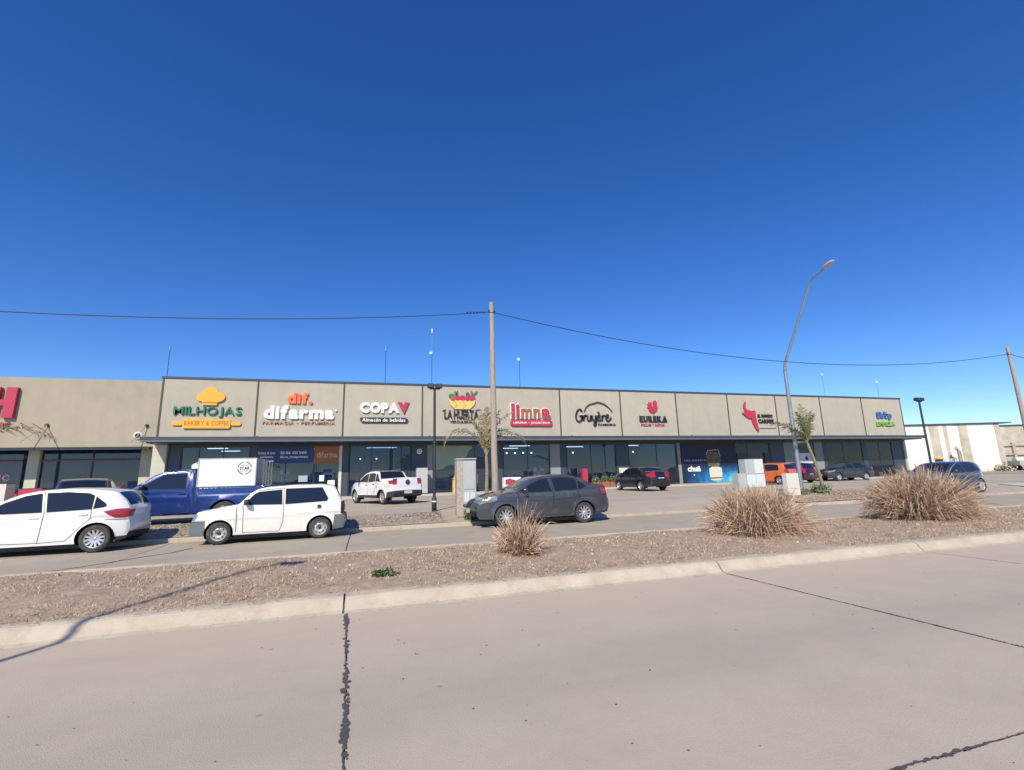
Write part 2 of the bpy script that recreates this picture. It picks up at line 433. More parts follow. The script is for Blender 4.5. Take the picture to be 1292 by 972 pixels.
# near kerb: cast lengths with a battered face
kerb_x = [-41, -36.1, -31, -26, -20.8, -15.7, -10.6, -5.35, -0.24, 5.42, 9.93, 15.0, 20.2, 25.3, 30.4, 35.5, 40.6, 45.7, 50.8, 56, 61, 66, 71, 76, 81, 86, 91, 96, 101, 106]
KP = [(6.50, -0.03), (6.50, 0.003), (6.56, 0.016), (6.615, 0.06), (6.65, 0.115), (6.69, 0.146), (6.74, 0.158), (6.86, 0.162), (6.87, -0.03)]
kerb = sheet('kerb', [(6.52, -0.03), (6.69, 0.10), (6.84, 0.14)], -41, 106, 2, M['joint'], kind='structure')
def kerb_piece(x0, x1, prof, mt, parent, amp, r, step=0.12, name='kerb_stone'):
    n = max(1, int((x1 - x0) / step)); k = len(prof)
    vs = []; fs = []
    off = [0.0] * k
    for i in range(n + 1):
        x = x0 + (x1 - x0) * i / n
        for j, (y, z) in enumerate(prof):
            off[j] = 0.8 * off[j] + 0.45 * r.uniform(-amp, amp)
            e = off[j] if 1 < j < k - 1 else 0
            vs.append((x, y + e, z + e * 0.6))
    for i in range(n):
        for j in range(k - 1):
            a = i * k + j; fs.append((a, a + k, a + k + 1, a + 1))
    fs += [tuple(range(k)), tuple(range(n * k + k - 1, n * k - 1, -1))]
    return MB().add(vs, fs, 0, False).build(name, mt, parent)
for a, b in zip(kerb_x[:-1], kerb_x[1:]):
    near = -8 < a < 26
    kerb_piece(a + 0.012, b - 0.012, KP, M['kerb'], kerb, 0.012 if near else 0.0, rnd, 0.1 if near else 9)
FK = [(10.44, 0.02), (10.44, 0.17), (10.455, 0.18), (10.55, 0.18), (10.565, 0.165), (10.57, 0.0)]
fkerb = box('street_kerb_near', -41, 106, 10.46, 10.55, -0.03, 0.14, M['joint'], kind='structure')
FK2 = [(15.12, 0.0), (15.125, 0.175), (15.14, 0.19), (15.30, 0.19), (15.32, 0.18), (15.32, 0.0)]
fkerb2 = box('street_kerb_far', -41, 106, 15.15, 15.30, -0.03, 0.168, M['kerb'], kind='structure')
for kx in range(-41, 106, 3):
    kerb_piece(kx + 0.004, kx + 2.996, FK, M['kerb'], fkerb, 0.006, rnd, 0.3)
    if not (2.6 < kx + 1.5 < 17 or 23 < kx + 1.5 < 33):
        kerb_piece(kx + 0.004, kx + 2.996, FK2, M['kerb'], fkerb2, 0.004, rnd, 0.3)

# median
def mheight(x, y):
    t = (y - 6.8) / 3.7
    return 0.15 + 0.05 * math.sin(math.pi * max(0, min(1, t))) + 0.012 * math.sin(2.1 * x + 1.3 * y) + 0.01 * math.sin(5.3 * x - 2.2 * y + 1)
def grid_sheet(name, x0, x1, y0, y1, nx, ny, hf, mt, rough, seed, **k):
    r = random.Random(seed)
    vs = [(x0 + (x1 - x0) * i / nx, y0 + (y1 - y0) * j / ny, hf(x0 + (x1 - x0) * i / nx, y0 + (y1 - y0) * j / ny) + (r.uniform(-rough, rough) if 0 < j < ny else -0.01)) for i in range(nx + 1) for j in range(ny + 1)]
    fs = [(i * (ny + 1) + j, (i + 1) * (ny + 1) + j, (i + 1) * (ny + 1) + j + 1, i * (ny + 1) + j + 1) for i in range(nx) for j in range(ny)]
    return MB().add(vs, fs, 0, True).build(name, mt, **k)
grid_sheet('median', -12, 34, 6.845, 10.46, 520, 44, mheight, M['dirt'], 0.018, 5, kind='structure')
box('median_far_side', 34, 106, 6.855, 10.45, -0.02, 0.17, M['dirt'], kind='structure')
box('median_left_side', -41, -12, 6.855, 10.45, -0.02, 0.17, M['dirt'], kind='structure')

# service street: slabs with thin joints
street = sheet('street', [(10.5, 0.03), (15.2, 0.03)], -41, 106, 2, M['joint'], kind='structure')
sxs = [-41, -36.5, -32, -27.5, -23, -18.5, -14, -9.4, -4.9, -0.42, 4.1, 8.6, 13.1, 17.6, 22.1, 26.6, 31.1, 35.6, 40.1, 44.6, 49.1, 53.6, 58.1, 62.6, 67.1, 71.6, 76.1, 80.6, 85.1, 90, 95, 100, 105]
for a, b in zip(sxs[:-1], sxs[1:]):
    box('concrete_slab', a + 0.012, b - 0.012, 10.57, 15.12, 0.0, 0.08 + rnd.uniform(-0.002, 0.002), M['street'], street)
mb = MB()
cr = [(-5.9, 11.0), (-5.3, 11.55), (-5.0, 11.9), (-4.6, 12.5), (-4.2, 12.9), (-4.0, 13.6)]
vs = []; fs = []
for i, (x, y) in enumerate(cr):
    vs += [(x - 0.02, y + 0.01, 0.0865), (x + 0.02, y - 0.01, 0.0865)]
    if i: fs.append((2 * i - 2, 2 * i - 1, 2 * i + 1, 2 * i))
mb.add(vs, fs).build('crack_sealing', M['joint'], street)

# forecourt
def lz(y): return 0.17 + 0.25 * min(1, max(0, (y - 15.3) / 2.3))
sheet('parking_lot', [(15.15, 0.10), (15.3, 0.165), (15.9, 0.23), (16.5, 0.30), (17.1, 0.36), (17.6, 0.42), (31.9, 0.42)], -41, 60, 50, M['lot'], kind='structure')
sheet('side_lot', [(15.15, 0.10), (17.6, 0.40), (80, 0.40)], 60, 120, 10, M['verge'], kind='structure')
box('shop_walk', -41, 53.5, 31.9, 34.1, 0.2, 0.52, M['walk'], kind='structure')
grid_sheet('verge', -14, 2.5, 15.33, 17.3, 160, 18, lambda x, y: lz(y) + 0.035, M['verge'], 0.015, 8, kind='structure')
box('verge_left_side', -41, -14, 15.33, 17.3, 0.1, 0.30, M['verge'], kind='structure')
grid_sheet('planting_island', 16.8, 22.6, 15.33, 17.9, 70, 16, lambda x, y: lz(y) + 0.05, M['dirt'], 0.012, 9, kind='structure')
grid_sheet('far_verge', 33, 60, 15.33, 17.5, 90, 12, lambda x, y: lz(y) + 0.03, M['walk'], 0.012, 10, kind='structure')
# pale joints of the forecourt paving
mb = MB()
for y in (20.2, 24.0, 27.8):
    mb.box(-20, 55, y, y + 0.07, 0.40, 0.4245)
for x in range(-20, 56, 5):
    mb.box(x, x + 0.05, 17.7, 31.8, 0.40, 0.4235)
mb.build('lot_joints', M['walk'], kind='structure')

# ---------------------------------------------------------------- main shopping strip
FY = 34.05                      # front plane of the fascia
SEAM = [-12.5 + 5.372 * i for i in range(13)]
bld = empty('shopping_strip', (20, 36, 0.42), label='long beige single storey shop row with twelve fascia panels above a dark canopy', cat='building')
bld_inv = Vector((-20, -36, -0.42))
def B(name, mt, x0, x1, y0, y1, z0, z1, parent=bld):
    """box child given in world coordinates"""
    mb = MB().box(x0, x1, y0, y1, z0, z1)
    base = Vector((0, 0, 0)); p = parent
    while p: base += p.location; p = p.parent
    mb.v = [(a - base.x, b - base.y, c - base.z) for a, b, c in mb.v]
    return mb.build(name, mt, parent)
for i in range(12):
    B('fascia_panel', M['fascia'], SEAM[i] + 0.05, SEAM[i + 1] - 0.05, FY, FY + 0.15, 4.42, 8.2)
for i in range(13):
    B('seam_strip', M['strip'], SEAM[i] - 0.05, SEAM[i] + 0.05, FY - 0.03, FY + 0.14, 4.42, 8.2)
B('roof_cap', M['navy'], -12.6, 52.1, FY - 0.05, FY + 0.35, 8.2, 8.33)
B('roof_slab', M['pier'], -12.4, 51.9, FY + 0.16, 52, 4.5, 4.8)
B('parapet_back', M['pier'], -12.4, 51.9, 51.7, 52, 4.8, 5.6)
B('end_wall', M['pillar'], 51.75, 51.95, FY + 0.16, 52, 0.42, 8.15)
B('end_wall', M['pillar'], -12.5, -12.3, FY + 0.36, 52, 0.42, 8.15)
B('canopy', M['canopy'], -12.62, 52.0, 32.25, FY - 0.06, 4.12, 4.30)
B('canopy_flashing', M['navy'], -12.66, 52.04, 32.19, 32.25, 4.20, 4.36)
B('canopy_gutter', M['canopy'], -12.64, 52.02, 32.21, 32.25, 4.05, 4.20)
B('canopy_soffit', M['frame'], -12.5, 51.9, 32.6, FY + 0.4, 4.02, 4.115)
B('lintel', M['navy'], -12.3, 51.75, FY + 0.12, FY + 0.3, 3.9, 4.018)
B('fascia_foot', M['frame'], -12.5, 51.9, FY - 0.02, FY + 0.14, 4.305, 4.418)
B('pillar', M['pillar'], -12.62, -11.9, FY - 0.1, FY + 0.35, 0.5, 4.015)
B('interior_floor', M['int_floor'], -12.3, 51.75, FY + 0.06, 46, 0.4, 0.535)
B('interior_back_wall', M['int_wall'], -12.3, 51.75, 44, 44.2, 0.54, 4.49)
for i in range(1, 12):
    B('partition_wall', M['int_wall'], SEAM[i] - 0.08, SEAM[i] + 0.08, FY + 0.42, 43.99, 0.54, 4.49)
B('rear_wall', M['pier'], -12.3, 51.75, 51.75, 51.99, 0.4, 4.49)

GY = FY + 0.2                   # glazing plane
def pane(x0, x1, z0=0.6, z1=3.9, gm='glass', mull=(), par=bld):
    fr = MB()
    cx, cy, cz = (x0 + x1) / 2, GY, 0.0
    for a, b in ((x0, x0 + 0.06), (x1 - 0.06, x1)): fr.box(a - 20, b - 20, GY - 0.03 - 36, GY + 0.03 - 36, z0 - 0.42, z1 - 0.42)
    for a, b in ((z0, z0 + 0.08), (z1 - 0.06, z1)): fr.box(x0 + 0.06 - 20, x1 - 0.06 - 20, GY - 0.028 - 36, GY + 0.028 - 36, a - 0.42, b - 0.42)
    for mx in mull: fr.box(mx - 0.03 - 20, mx + 0.03 - 20, GY - 0.025 - 36, GY + 0.025 - 36, z0 + 0.08 - 0.42, z1 - 0.06 - 0.42)
    wf = fr.build('window_frame', M['frame'], par)
    xx = [x0 + 0.06] + sorted(mull) + [x1 - 0.06]
    for a, b in zip(xx[:-1], xx[1:]):
        MB().box(a + 0.032 - 20, b - 0.032 - 20, GY - 0.006 - 36, GY + 0.006 - 36, z0 + 0.082 - 0.42, z1 - 0.062 - 0.42).build('pane', M[gm], wf)
    return wf
def wallp(name, mt, x0, x1, z0=0.53, z1=3.898, dy=0.0, th=0.15):
    return B(name, M[mt], x0, x1, GY - 0.06 - dy, GY - 0.06 - dy + th, z0, z1)
# bay by bay, left to right
wallp('wall_panel', 'navy', -11.88, -11.2);       pane(-11.18, -7.3, mull=(-8.85, -10.2)); wallp('wall_panel', 'navy', -7.28, -6.95)
pane(-6.93, -1.75, mull=(-5.2, -3.46), gm='glass'); wallp('wall_panel', 'pale', -1.9, -1.72, dy=0.05); wallp('wall_panel', 'navy', -1.7, -1.3)
pane(-1.28, 1.5, gm='glass_dark', mull=(0.2,)); pane(1.52, 2.9, mull=(2.2,), gm='glass_dark'); wallp('wall_panel', 'navy', 2.92, 4.0); wallp('wall_panel', 'pier', 4.02, 4.4)
pane(4.42, 8.8, mull=(6.2, 7.5), gm='glass_dark'); wallp('wall_panel', 'pale', 8.82, 9.05); wallp('wall_panel', 'navy', 9.07, 9.6)
pane(9.62, 13.4, mull=(11.6,)); wallp('wall_panel', 'pier', 13.42, 14.25); wallp('wall_panel', 'navy', 14.27, 14.75)
pane(14.77, 19.1, mull=(16.9,)); wallp('wall_panel', 'navy', 19.12, 20.25); wallp('lower_panel', 'pale', 19.3, 20.2, 0.53, 1.95, dy=0.03)
pane(20.27, 24.9, mull=(22.9,)); wallp('wall_panel', 'pier', 24.92, 25.2)
wallp('wall_panel', 'navy', 25.22, 30.9)
pane(30.92, 34.7, mull=(32.2,), gm='glass_dark'); wallp('wall_panel', 'navy', 34.72, 36.3)
wallp('wall_panel', 'pier', 36.32, 37.7); pane(37.72, 39.9, 1.6, 3.9); wallp('lower_panel', 'pier', 37.72, 39.9, 0.53, 1.598); wallp('wall_panel', 'pier', 39.92, 40.9); wallp('wall_panel', 'navy', 40.92, 41.3)
pane(41.32, 45.9, mull=(43.5,)); wallp('wall_panel', 'navy', 45.92, 46.5)
pane(46.52, 49.9, mull=(48.2,), gm='glass_dark'); wallp('wall_panel', 'navy', 49.92, 51.5); wallp('wall_panel', 'pillar', 51.52, 51.74, dy=0.1)
# door leaves
for x0, x1 in ((2.25, 2.88), (7.55, 8.4), (34.0, 34.66), (31.0, 32.1)):
    d = B('door', M['frame'], x0, x1, GY - 0.09, GY - 0.045, 0.56, 3.0)
    h = MB().tube([(x0 + 0.12 - 20, GY - 0.13 - 36, 1.1 - 0.42), (x0 + 0.12 - 20, GY - 0.13 - 36, 1.75 - 0.42)], 0.02, 6)
    h.build('handle', M['galv'], d)

# lamp rails, added fill tubes and shop stock inside, each a thing of its own
def shelf_unit(x, y, w_, h_, n, seed, label, tint):
    r = random.Random(seed)
    y -= 1.6
    t = empty('shelf_unit', (x, y, 0.535), label=label, cat='shelf', group='stocked shelves inside the shops')
    fm = MB()
    fm.box(-w_ / 2, w_ / 2, 0.4, 0.44, 0, h_)
    for s in (-1, 1): fm.box(s * w_ / 2 - 0.02, s * w_ / 2 + 0.02, 0, 0.4, 0, h_)
    for k in range(n): fm.box(-w_ / 2 + 0.02, w_ / 2 - 0.02, 0.0, 0.4, k * h_ / n, k * h_ / n + 0.03)
    fm.build('frame', M['int_dark'], t)
    g = MB()
    for k in range(n):
        xx = -w_ / 2 + 0.05
        while xx < w_ / 2 - 0.2:
            ww = r.uniform(0.08, 0.25); hh = r.uniform(0.12, h_ / n * 0.8)
            g.box(xx, xx + ww * 0.85, 0.02, 0.3, k * h_ / n + 0.031, k * h_ / n + 0.031 + hh, r.randrange(4)); xx += ww
    g.build('stock', [M[q] for q in tint], t, kind='stuff')
TN = ['swhite', 'crimson', 'sblue', 'basket']; TG = ['leaf', 'basket', 'crimson', 'sage']; TD = ['sgreen', 'swhite', 'sblue', 'int_wall']
for a in [(-9.9, 37.5, 2.4, 1.6, 4, 1, 'low stocked shelf behind the window of the bakery', TN),
          (-5.9, 36.5, 1.8, 1.9, 5, 2, 'stocked shelf at the left end of the pharmacy window', TD), (-3.3, 36.8, 2.2, 1.5, 4, 3, 'low stocked shelf in the middle of the pharmacy window', TD),
          (0.0, 38.0, 2.4, 2.2, 5, 4, 'tall bottle shelf in the drinks shop behind the white pickup', TN),
          (5.3, 36.6, 1.6, 1.2, 3, 5, 'low produce shelf left of the electrical cabinet', TG), (7.9, 36.4, 1.4, 1.5, 3, 6, 'produce shelf behind the palm with dry fronds', TG),
          (10.6, 36.2, 1.8, 1.3, 3, 7, 'low shelf of toys and books left half of the red lettered shop', TN), (12.6, 36.5, 1.7, 1.7, 4, 8, 'shelf of toys and books right half of the red lettered shop', TN),
          (16.0, 37.5, 2.0, 1.6, 4, 9, 'dark stocked shelf behind the planter window', TG), (22.0, 37.5, 2.6, 1.5, 4, 10, 'stocked shelf behind the black sedan', TN),
          (33.2, 37.5, 2.0, 1.7, 4, 11, 'stocked shelf in the butcher shop window', TN), (43.5, 37.5, 2.4, 1.7, 4, 12, 'stocked shelf in the second last shop', TG)]:
    shelf_unit(*a)
LW = mat('lamp_glow', (1, 1, 1), 0.5, emit=((1.0, 0.97, 0.9), 6.0))
LT = mat('fill_tube_glow', (1, 1, 1), 0.5, emit=((0.95, 0.97, 1.0), 1.4))  # glow of the added interior fill tubes
def bulb_row(xs_, y, z, label):
    t = empty('light_rail', (xs_[0], y, z), label=label, cat='lights', group='lamp rails inside the shops')
    MB().box(-0.1, xs_[-1] - xs_[0] + 0.1, -0.02, 0.02, 0.1, 0.13).build('rail', M['int_wall'], t)
    for x in xs_:
        MB().lathe([(0.001, 0.0), (0.05, 0.03), (0.05, 0.08), (0.02, 0.1)], 'z', 8, c=(x - xs_[0], 0, 0)).build('bulb', LW, t)
for i in range(12):  # glowing tubes added in every bay to brighten the interiors
    for dy in ((2.4, 5.6), (4.2,), (3.1,), (2.0, 6.0))[i % 4]:
        ln_ = 0.6 + 0.25 * (i % 3)
        o = MB().box(-ln_, ln_, -0.06, 0.06, 0, 0.05).build('added_fill_tube', LT, bld)
        o.location = (SEAM[i] + 2.7 - 20, FY + dy - 36, 3.9 - 0.42)
bulb_row([9.9, 10.6, 11.3, 12.0, 12.7], 36.5, 3.3, 'row of small lamps under the ceiling of the red lettered shop')
bulb_row([15.4, 16.6], 37, 3.3, 'two small lamps inside the cheese shop')
bulb_row([20.8, 22.4], 37, 3.3, 'two small lamps inside the rooster sign shop')
bulb_row([31.5, 32.2, 33.0, 33.8], 36.4, 3.2, 'lamps along the butcher shop ceiling')
bulb_row([-0.6, 0.6], 38.5, 3.1, 'two small lamps inside the drinks shop')

# ---------------------------------------------------------------- signs
def outline_letter(ch, bold, shear, res=3):
    cu = bpy.data.curves.new('t', 'FONT'); cu.body = ch; cu.size = 1.0; cu.extrude = 0.0
    cu.offset = bold; cu.shear = shear; cu.resolution_u = res; cu.fill_mode = 'BOTH'; cu.extrude = 0.5
    ob = bpy.data.objects.new('t', cu); COL.objects.link(ob)
    dg = bpy.context.evaluated_depsgraph_get()
    me = bpy.data.meshes.new_from_object(ob.evaluated_get(dg))
    bpy.data.objects.remove(ob); bpy.data.curves.remove(cu)
    return me
def write(text, x0, x1, z0, z1, y, depth, mt, parent, bold=0.02, shear=0.0, split=True, gap=0.06, name='letter', space=0.35, res=3):
    """relief lettering fitted to a rectangle on a plane facing -y (world coordinates)"""
    base = parent.location if parent else Vector()
    items = []; cx = 0.0; zlo, zhi = 9, -9
    for ch in text:
        if ch == ' ': cx += space; continue
        me = outline_letter(ch, bold, shear, res)
        xs_ = [v.co.x for v in me.vertices]; zs_ = [v.co.y for v in me.vertices]
        if not xs_: continue
        items.append((me, cx - min(xs_))); cx += max(xs_) - min(xs_) + gap
        zlo = min(zlo, min(zs_)); zhi = max(zhi, max(zs_))
    cx -= gap
    kx = (x1 - x0) / cx; kz = (z1 - z0) / (zhi - zlo)
    allmb = MB(); out = []
    for me, dx in items:
        vs = [((x0 + (v.co.x + dx) * kx) - base.x, (y - (v.co.z + 0.5) * depth) - base.y, (z0 + (v.co.y - zlo) * kz) - base.z) for v in me.vertices]
        fs = [tuple(p.vertices) for p in me.polygons]
        if split: out.append(MB().add(vs, fs).build(name, mt, parent))
        else: allmb.add(vs, fs)
        bpy.data.meshes.remove(me)
    if not split: out.append(allmb.build(name, mt, parent))
    return out
def shape(name, pts, y0, y1, mt, parent, **k):
    b = parent.location if parent else Vector()
    return MB().prism([(x - b.x, z - b.z) for x, z in pts], y0 - b.y, y1 - b.y).build(name, mt, parent, **k)
def rrect(x0, x1, z0, z1, r, n=4):
    p = []
    for cx, cz, a in ((x1 - r, z0 + r, -90), (x1 - r, z1 - r, 0), (x0 + r, z1 - r, 90), (x0 + r, z0 + r, 180)):
        p += [(cx + r * math.cos(R(a + 90 * i / n)), cz + r * math.sin(R(a + 90 * i / n))) for i in range(n + 1)]
    return p
def ell(cx, cz, rx, rz, n=16, a0=0, a1=360):
    return [(cx + rx * math.cos(R(a0 + (a1 - a0) * i / n)), cz + rz * math.sin(R(a0 + (a1 - a0) * i / n))) for i in range(n)]
S0 = FY - 0.002
def stroke(pts, wd, closed=False):
    """ribbon outline of a polyline in x,z; wd may be a list"""
    n = len(pts); L = []; Rr = []
    for i, (x, z) in enumerate(pts):
        a = pts[max(0, i - 1)]; b = pts[min(n - 1, i + 1)]
        dx, dz = b[0] - a[0], b[1] - a[1]; l = math.hypot(dx, dz) or 1
        ww = wd[i] if isinstance(wd, list) else wd
        L.append((x - dz / l * ww / 2, z + dx / l * ww / 2)); Rr.append((x + dz / l * ww / 2, z - dx / l * ww / 2))
    return L, Rr
def stroke_mb(mb, pts, wd, y0, y1, b):
    L, Rr = stroke(pts, wd); n = len(pts)
    for i in range(n - 1):
        q = [L[i], L[i + 1], Rr[i + 1], Rr[i]]
        mb.prism([(x - b.x, z - b.z) for x, z in q], y0 - b.y, y1 - b.y)
def smooth(pts, n=5):
    out = []
    P = [pts[0]] + pts + [pts[-1]]
    for i in range(1, len(P) - 2):
        p0, p1, p2, p3 = P[i - 1], P[i], P[i + 1], P[i + 2]
        for k in range(n):
            t = k / n
            out.append(tuple(0.5 * (2 * p1[d] + (p2[d] - p0[d]) * t + (2 * p0[d] - 5 * p1[d] + 4 * p2[d] - p3[d]) * t * t + (3 * p1[d] - p0[d] - 3 * p2[d] + p3[d]) * t ** 3) for d in (0, 1)))
    out.append(pts[-1]); return out

D = 0.12
# 1 bakery: chef hat, name, rolling pin
s = empty('shop_sign', (-9.9, FY, 6.2), label='raised bakery sign with yellow chef hat, green MILHOJAS letters and a rolling pin', cat='sign')
hat = [(-10.22, 6.52), (-9.42, 6.52), (-9.38, 6.72)] + ell(-9.28, 7.05, 0.30, 0.28, 8, -70, 110) + ell(-9.78, 7.38, 0.38, 0.32, 8, 10, 170) + ell(-10.28, 7.02, 0.30, 0.28, 8, 80, 250) + [(-10.24, 6.72)]
shape('chef_hat', hat, S0, S0 - D, M['yellow'], s)
shape('hat_band', [(-10.2, 6.66), (-9.4, 6.66), (-9.4, 6.70), (-10.2, 6.70)], S0 - D - 0.002, S0 - D - 0.02, M['brown'], s)
write('MILHOJAS', -11.76, -7.97, 5.74, 6.42, S0, D, M['sgreen'], s, bold=0.012, gap=0.10)
shape('rolling_pin', rrect(-11.2, -8.55, 5.03, 5.62, 0.12), S0, S0 - D, M['yellow'], s)
shape('pin_handle', rrect(-11.78, -11.21, 5.22, 5.46, 0.1), S0, S0 - D + 0.02, M['yellow'], s)
shape('pin_handle', rrect(-8.54, -7.96, 5.22, 5.46, 0.1), S0, S0 - D + 0.02, M['yellow'], s)
write('BAKERY & COFFEE', -11.1, -8.65, 5.22, 5.5, S0 - D - 0.001, 0.012, M['brown'], s, bold=0.0, split=False, name='tagline', gap=0.14)
# 2 pharmacy
s = empty('shop_sign', (-4.4, FY, 6.2), label='raised pharmacy sign with orange dif. above white difarma letters', cat='sign')
write('dif.', -5.3, -3.74, 6.70, 7.46, S0, D, M['orange'], s, bold=0.045, gap=0.05)
write('difarma', -6.66, -2.35, 5.66, 6.56, S0, D, M['swhite'], s, bold=0.05, gap=0.05)
shape('trademark', ell(-2.22, 6.28, 0.06, 0.06, 8), S0, S0 - D, M['swhite'], s)
write('FARMACIA • PERFUMERIA', -6.7, -2.24, 5.30, 5.50, S0, 0.05, M['brown'], s, bold=0.01, split=False, name='tagline', gap=0.13)
# 3 drinks
s = empty('shop_sign', (1.0, FY, 6.2), label='raised drinks sign with white COPA letters, red V and a black tagline bar', cat='sign')
write('COPA', -0.66, 1.98, 6.14, 6.88, S0, D, M['swhite'], s, bold=0.06, gap=0.03)
shape('letter', [(1.86, 6.93), (2.16, 6.93), (2.27, 6.72), (2.38, 6.93), (2.68, 6.93), (2.32, 6.08)], S0, S0 - D, M['crimson'], s)
shape('tagline_bar', [(-0.65, 5.72), (-0.58, 5.82), (2.45, 5.82), (2.58, 5.74), (2.63, 5.62), (2.56, 5.46), (-0.45, 5.46), (-0.6, 5.56)], S0, S0 - 0.1, M['sblack'], s)
write('Almacén de bebidas', -0.5, 2.42, 5.53, 5.78, S0 - 0.101, 0.012, M['swhite'], s, bold=0.015, split=False, name='tagline', gap=0.08)
# 4 greengrocer
s = empty('shop_sign', (6.5, FY, 6.2), label='greengrocer sign LA HUERTA with a basket of vegetables, partly behind the utility pole', cat='sign')
shape('basket', [(5.5, 7.18), (7.56, 7.18), (7.42, 6.82), (7.1, 6.50), (5.98, 6.50), (5.66, 6.82)], S0, S0 - 0.1, M['basket'], s)
for x in (6.2, 6.85):
    mb = MB(); stroke_mb(mb, [(x - 0.28, 7.1), (x - 0.05, 6.75), (x - 0.3, 6.55)], 0.035, S0 - 0.1, S0 - 0.115, s.location); mb.build('basket_line', M['brown'], s)
for i, (x, z, rr) in enumerate(((5.85, 7.26, .17), (6.2, 7.32, .19), (6.55, 7.34, .2), (6.9, 7.30, .18), (7.25, 7.36, .22))):
    shape('tomato', ell(x, z, rr * 1.15, rr, 14), S0, S0 - 0.115 - 0.004 * i, M['crimson'] if i != 0 else M['brown'], s)
shape('broccoli', ell(5.75, 7.48, 0.24, 0.16, 10), S0, S0 - 0.09, M['leaf'], s)
shape('aubergine', ell(6.95, 7.6, 0.14, 0.2, 10), S0, S0 - 0.08, mat('sign_purple', (0.10, 0.07, 0.16), 0.5), s)
for x, z, a in ((6.15, 7.68, 80), (6.05, 7.66, 110), (7.3, 7.7, 120), (7.55, 7.72, 50)):
    ca, sa = math.cos(R(a)), math.sin(R(a))
    shape('leaf', [(x + u * ca - v * sa, z + u * sa + v * ca) for u, v in ((-.2, 0), (-.05, .08), (.1, .07), (.24, 0), (.1, -.07), (-.05, -.08))], S0, S0 - 0.07, M['leaf'], s)
write('LA HUERTA', 5.2, 7.76, 5.78, 6.44, S0, 0.1, M['sblack'], s, bold=0.02, gap=0.05, space=0.2)
shape('leaf_stroke', [(5.05, 6.4), (5.3, 6.5), (5.32, 6.42), (5.1, 6.32)], S0, S0 - 0.06, M['leaf'], s)
shape('leaf_stroke', [(7.62, 6.5), (7.95, 6.52), (7.95, 6.45), (7.62, 6.44)], S0, S0 - 0.06, M['leaf'], s)
write('VERDULERIA', 5.6, 7.28, 5.46, 5.66, S0, 0.05, M['sblack'], s, bold=0.02, split=False, name='tagline', gap=0.1)
# 5 bookshop and toys
s = empty('shop_sign', (11.9, FY, 6.2), label='raised sign limna in red and brown letters edged white over a red bar', cat='sign')
def edged(txt, x0, x1, z0, z1, m1, **k):
    write(txt, x0 - 0.05, x1 + 0.05, z0 - 0.05, z1 + 0.05, S0, 0.09, M['swhite'], s, bold=0.07, split=False, name='letter_edge', **k)
    write(txt, x0, x1, z0, z1, S0 - 0.092, 0.08, m1, s, bold=0.03, **k)
edged('li', 10.3, 10.95, 5.88, 7.0, M['crimson'], gap=0.1)
edged('m', 11.08, 11.95, 5.88, 6.62, M['brown'])
edged('n', 12.08, 12.62, 5.88, 6.62, M['brown'])
edged('a', 12.75, 13.48, 5.88, 6.64, M['crimson'])
shape('tagline_bar', rrect(10.23, 13.62, 5.27, 5.72, 0.16), S0, S0 - 0.12, M['crimson'], s)
write('LIBRERIA • JUGUETERIA', 10.45, 13.4, 5.40, 5.60, S0 - 0.121, 0.012, M['swhite'], s, bold=0.01, split=False, name='tagline', gap=0.1)
# 6 cheese shop, script lettering
s = empty('shop_sign', (17.4, FY, 6.2), label='black script sign Gruyère under a cheese shaped arc', cat='sign')
mb = MB(); arc = smooth([(16.42, 6.42), (16.6, 6.78), (16.9, 7.02), (17.3, 7.13), (17.7, 7.22), (18.2, 7.08), (18.6, 6.82), (18.95, 6.42)])
stroke_mb(mb, arc, [0.05 + 0.07 * math.sin(math.pi * i / (len(arc) - 1)) for i in range(len(arc))], S0, S0 - 0.08, s.location); mb.build('arc', M['strip'], s)
GL = [  # strokes per letter, in metres from (15.6, 5.3)
    [[(0.62, 1.12), (0.5, 1.3), (0.3, 1.3), (0.12, 1.02), (0.06, 0.66), (0.16, 0.4), (0.38, 0.36), (0.55, 0.55), (0.58, 0.8), (0.36, 0.78)], [(0.58, 0.8), (0.57, 0.45)]],
    [[(0.72, 0.86), (0.74, 0.42)], [(0.74, 0.66), (0.86, 0.86), (0.98, 0.82)]],
    [[(1.06, 0.86), (1.06, 0.52), (1.16, 0.42), (1.32, 0.56), (1.34, 0.86)], [(1.34, 0.86), (1.36, 0.42)]],
    [[(1.48, 0.86), (1.5, 0.52), (1.6, 0.44), (1.76, 0.58), (1.78, 0.86)], [(1.78, 0.86), (1.8, 0.3), (1.72, 0.04), (1.6, 0.06), (1.66, 0.26), (1.88, 0.42)]],
    [[(1.98, 0.66), (2.14, 0.72), (2.16, 0.86), (2.04, 0.88), (1.96, 0.7), (1.98, 0.48), (2.12, 0.42), (2.26, 0.52)], [(2.0, 1.14), (2.12, 1.02)]],
    [[(2.36, 0.86), (2.38, 0.42)], [(2.38, 0.66), (2.5, 0.86), (2.62, 0.82)]],
    [[(2.72, 0.66), (2.9, 0.74), (2.92, 0.88), (2.8, 0.9), (2.7, 0.7), (2.74, 0.48), (2.9, 0.42), (3.08, 0.56), (3.18, 0.7)]]]
for st in GL:
    mb = MB()
    for q in st: stroke_mb(mb, smooth([(15.62 + x, 5.3 + z) for x, z in q], 4), 0.115, S0, S0 - 0.1, s.location)
    mb.build('letter', M['sblack'], s)
write('FIAMBRERIA', 17.6, 19.2, 5.32, 5.5, S0, 0.05, M['sblack'], s, bold=0.015, split=False, name='tagline', gap=0.08)
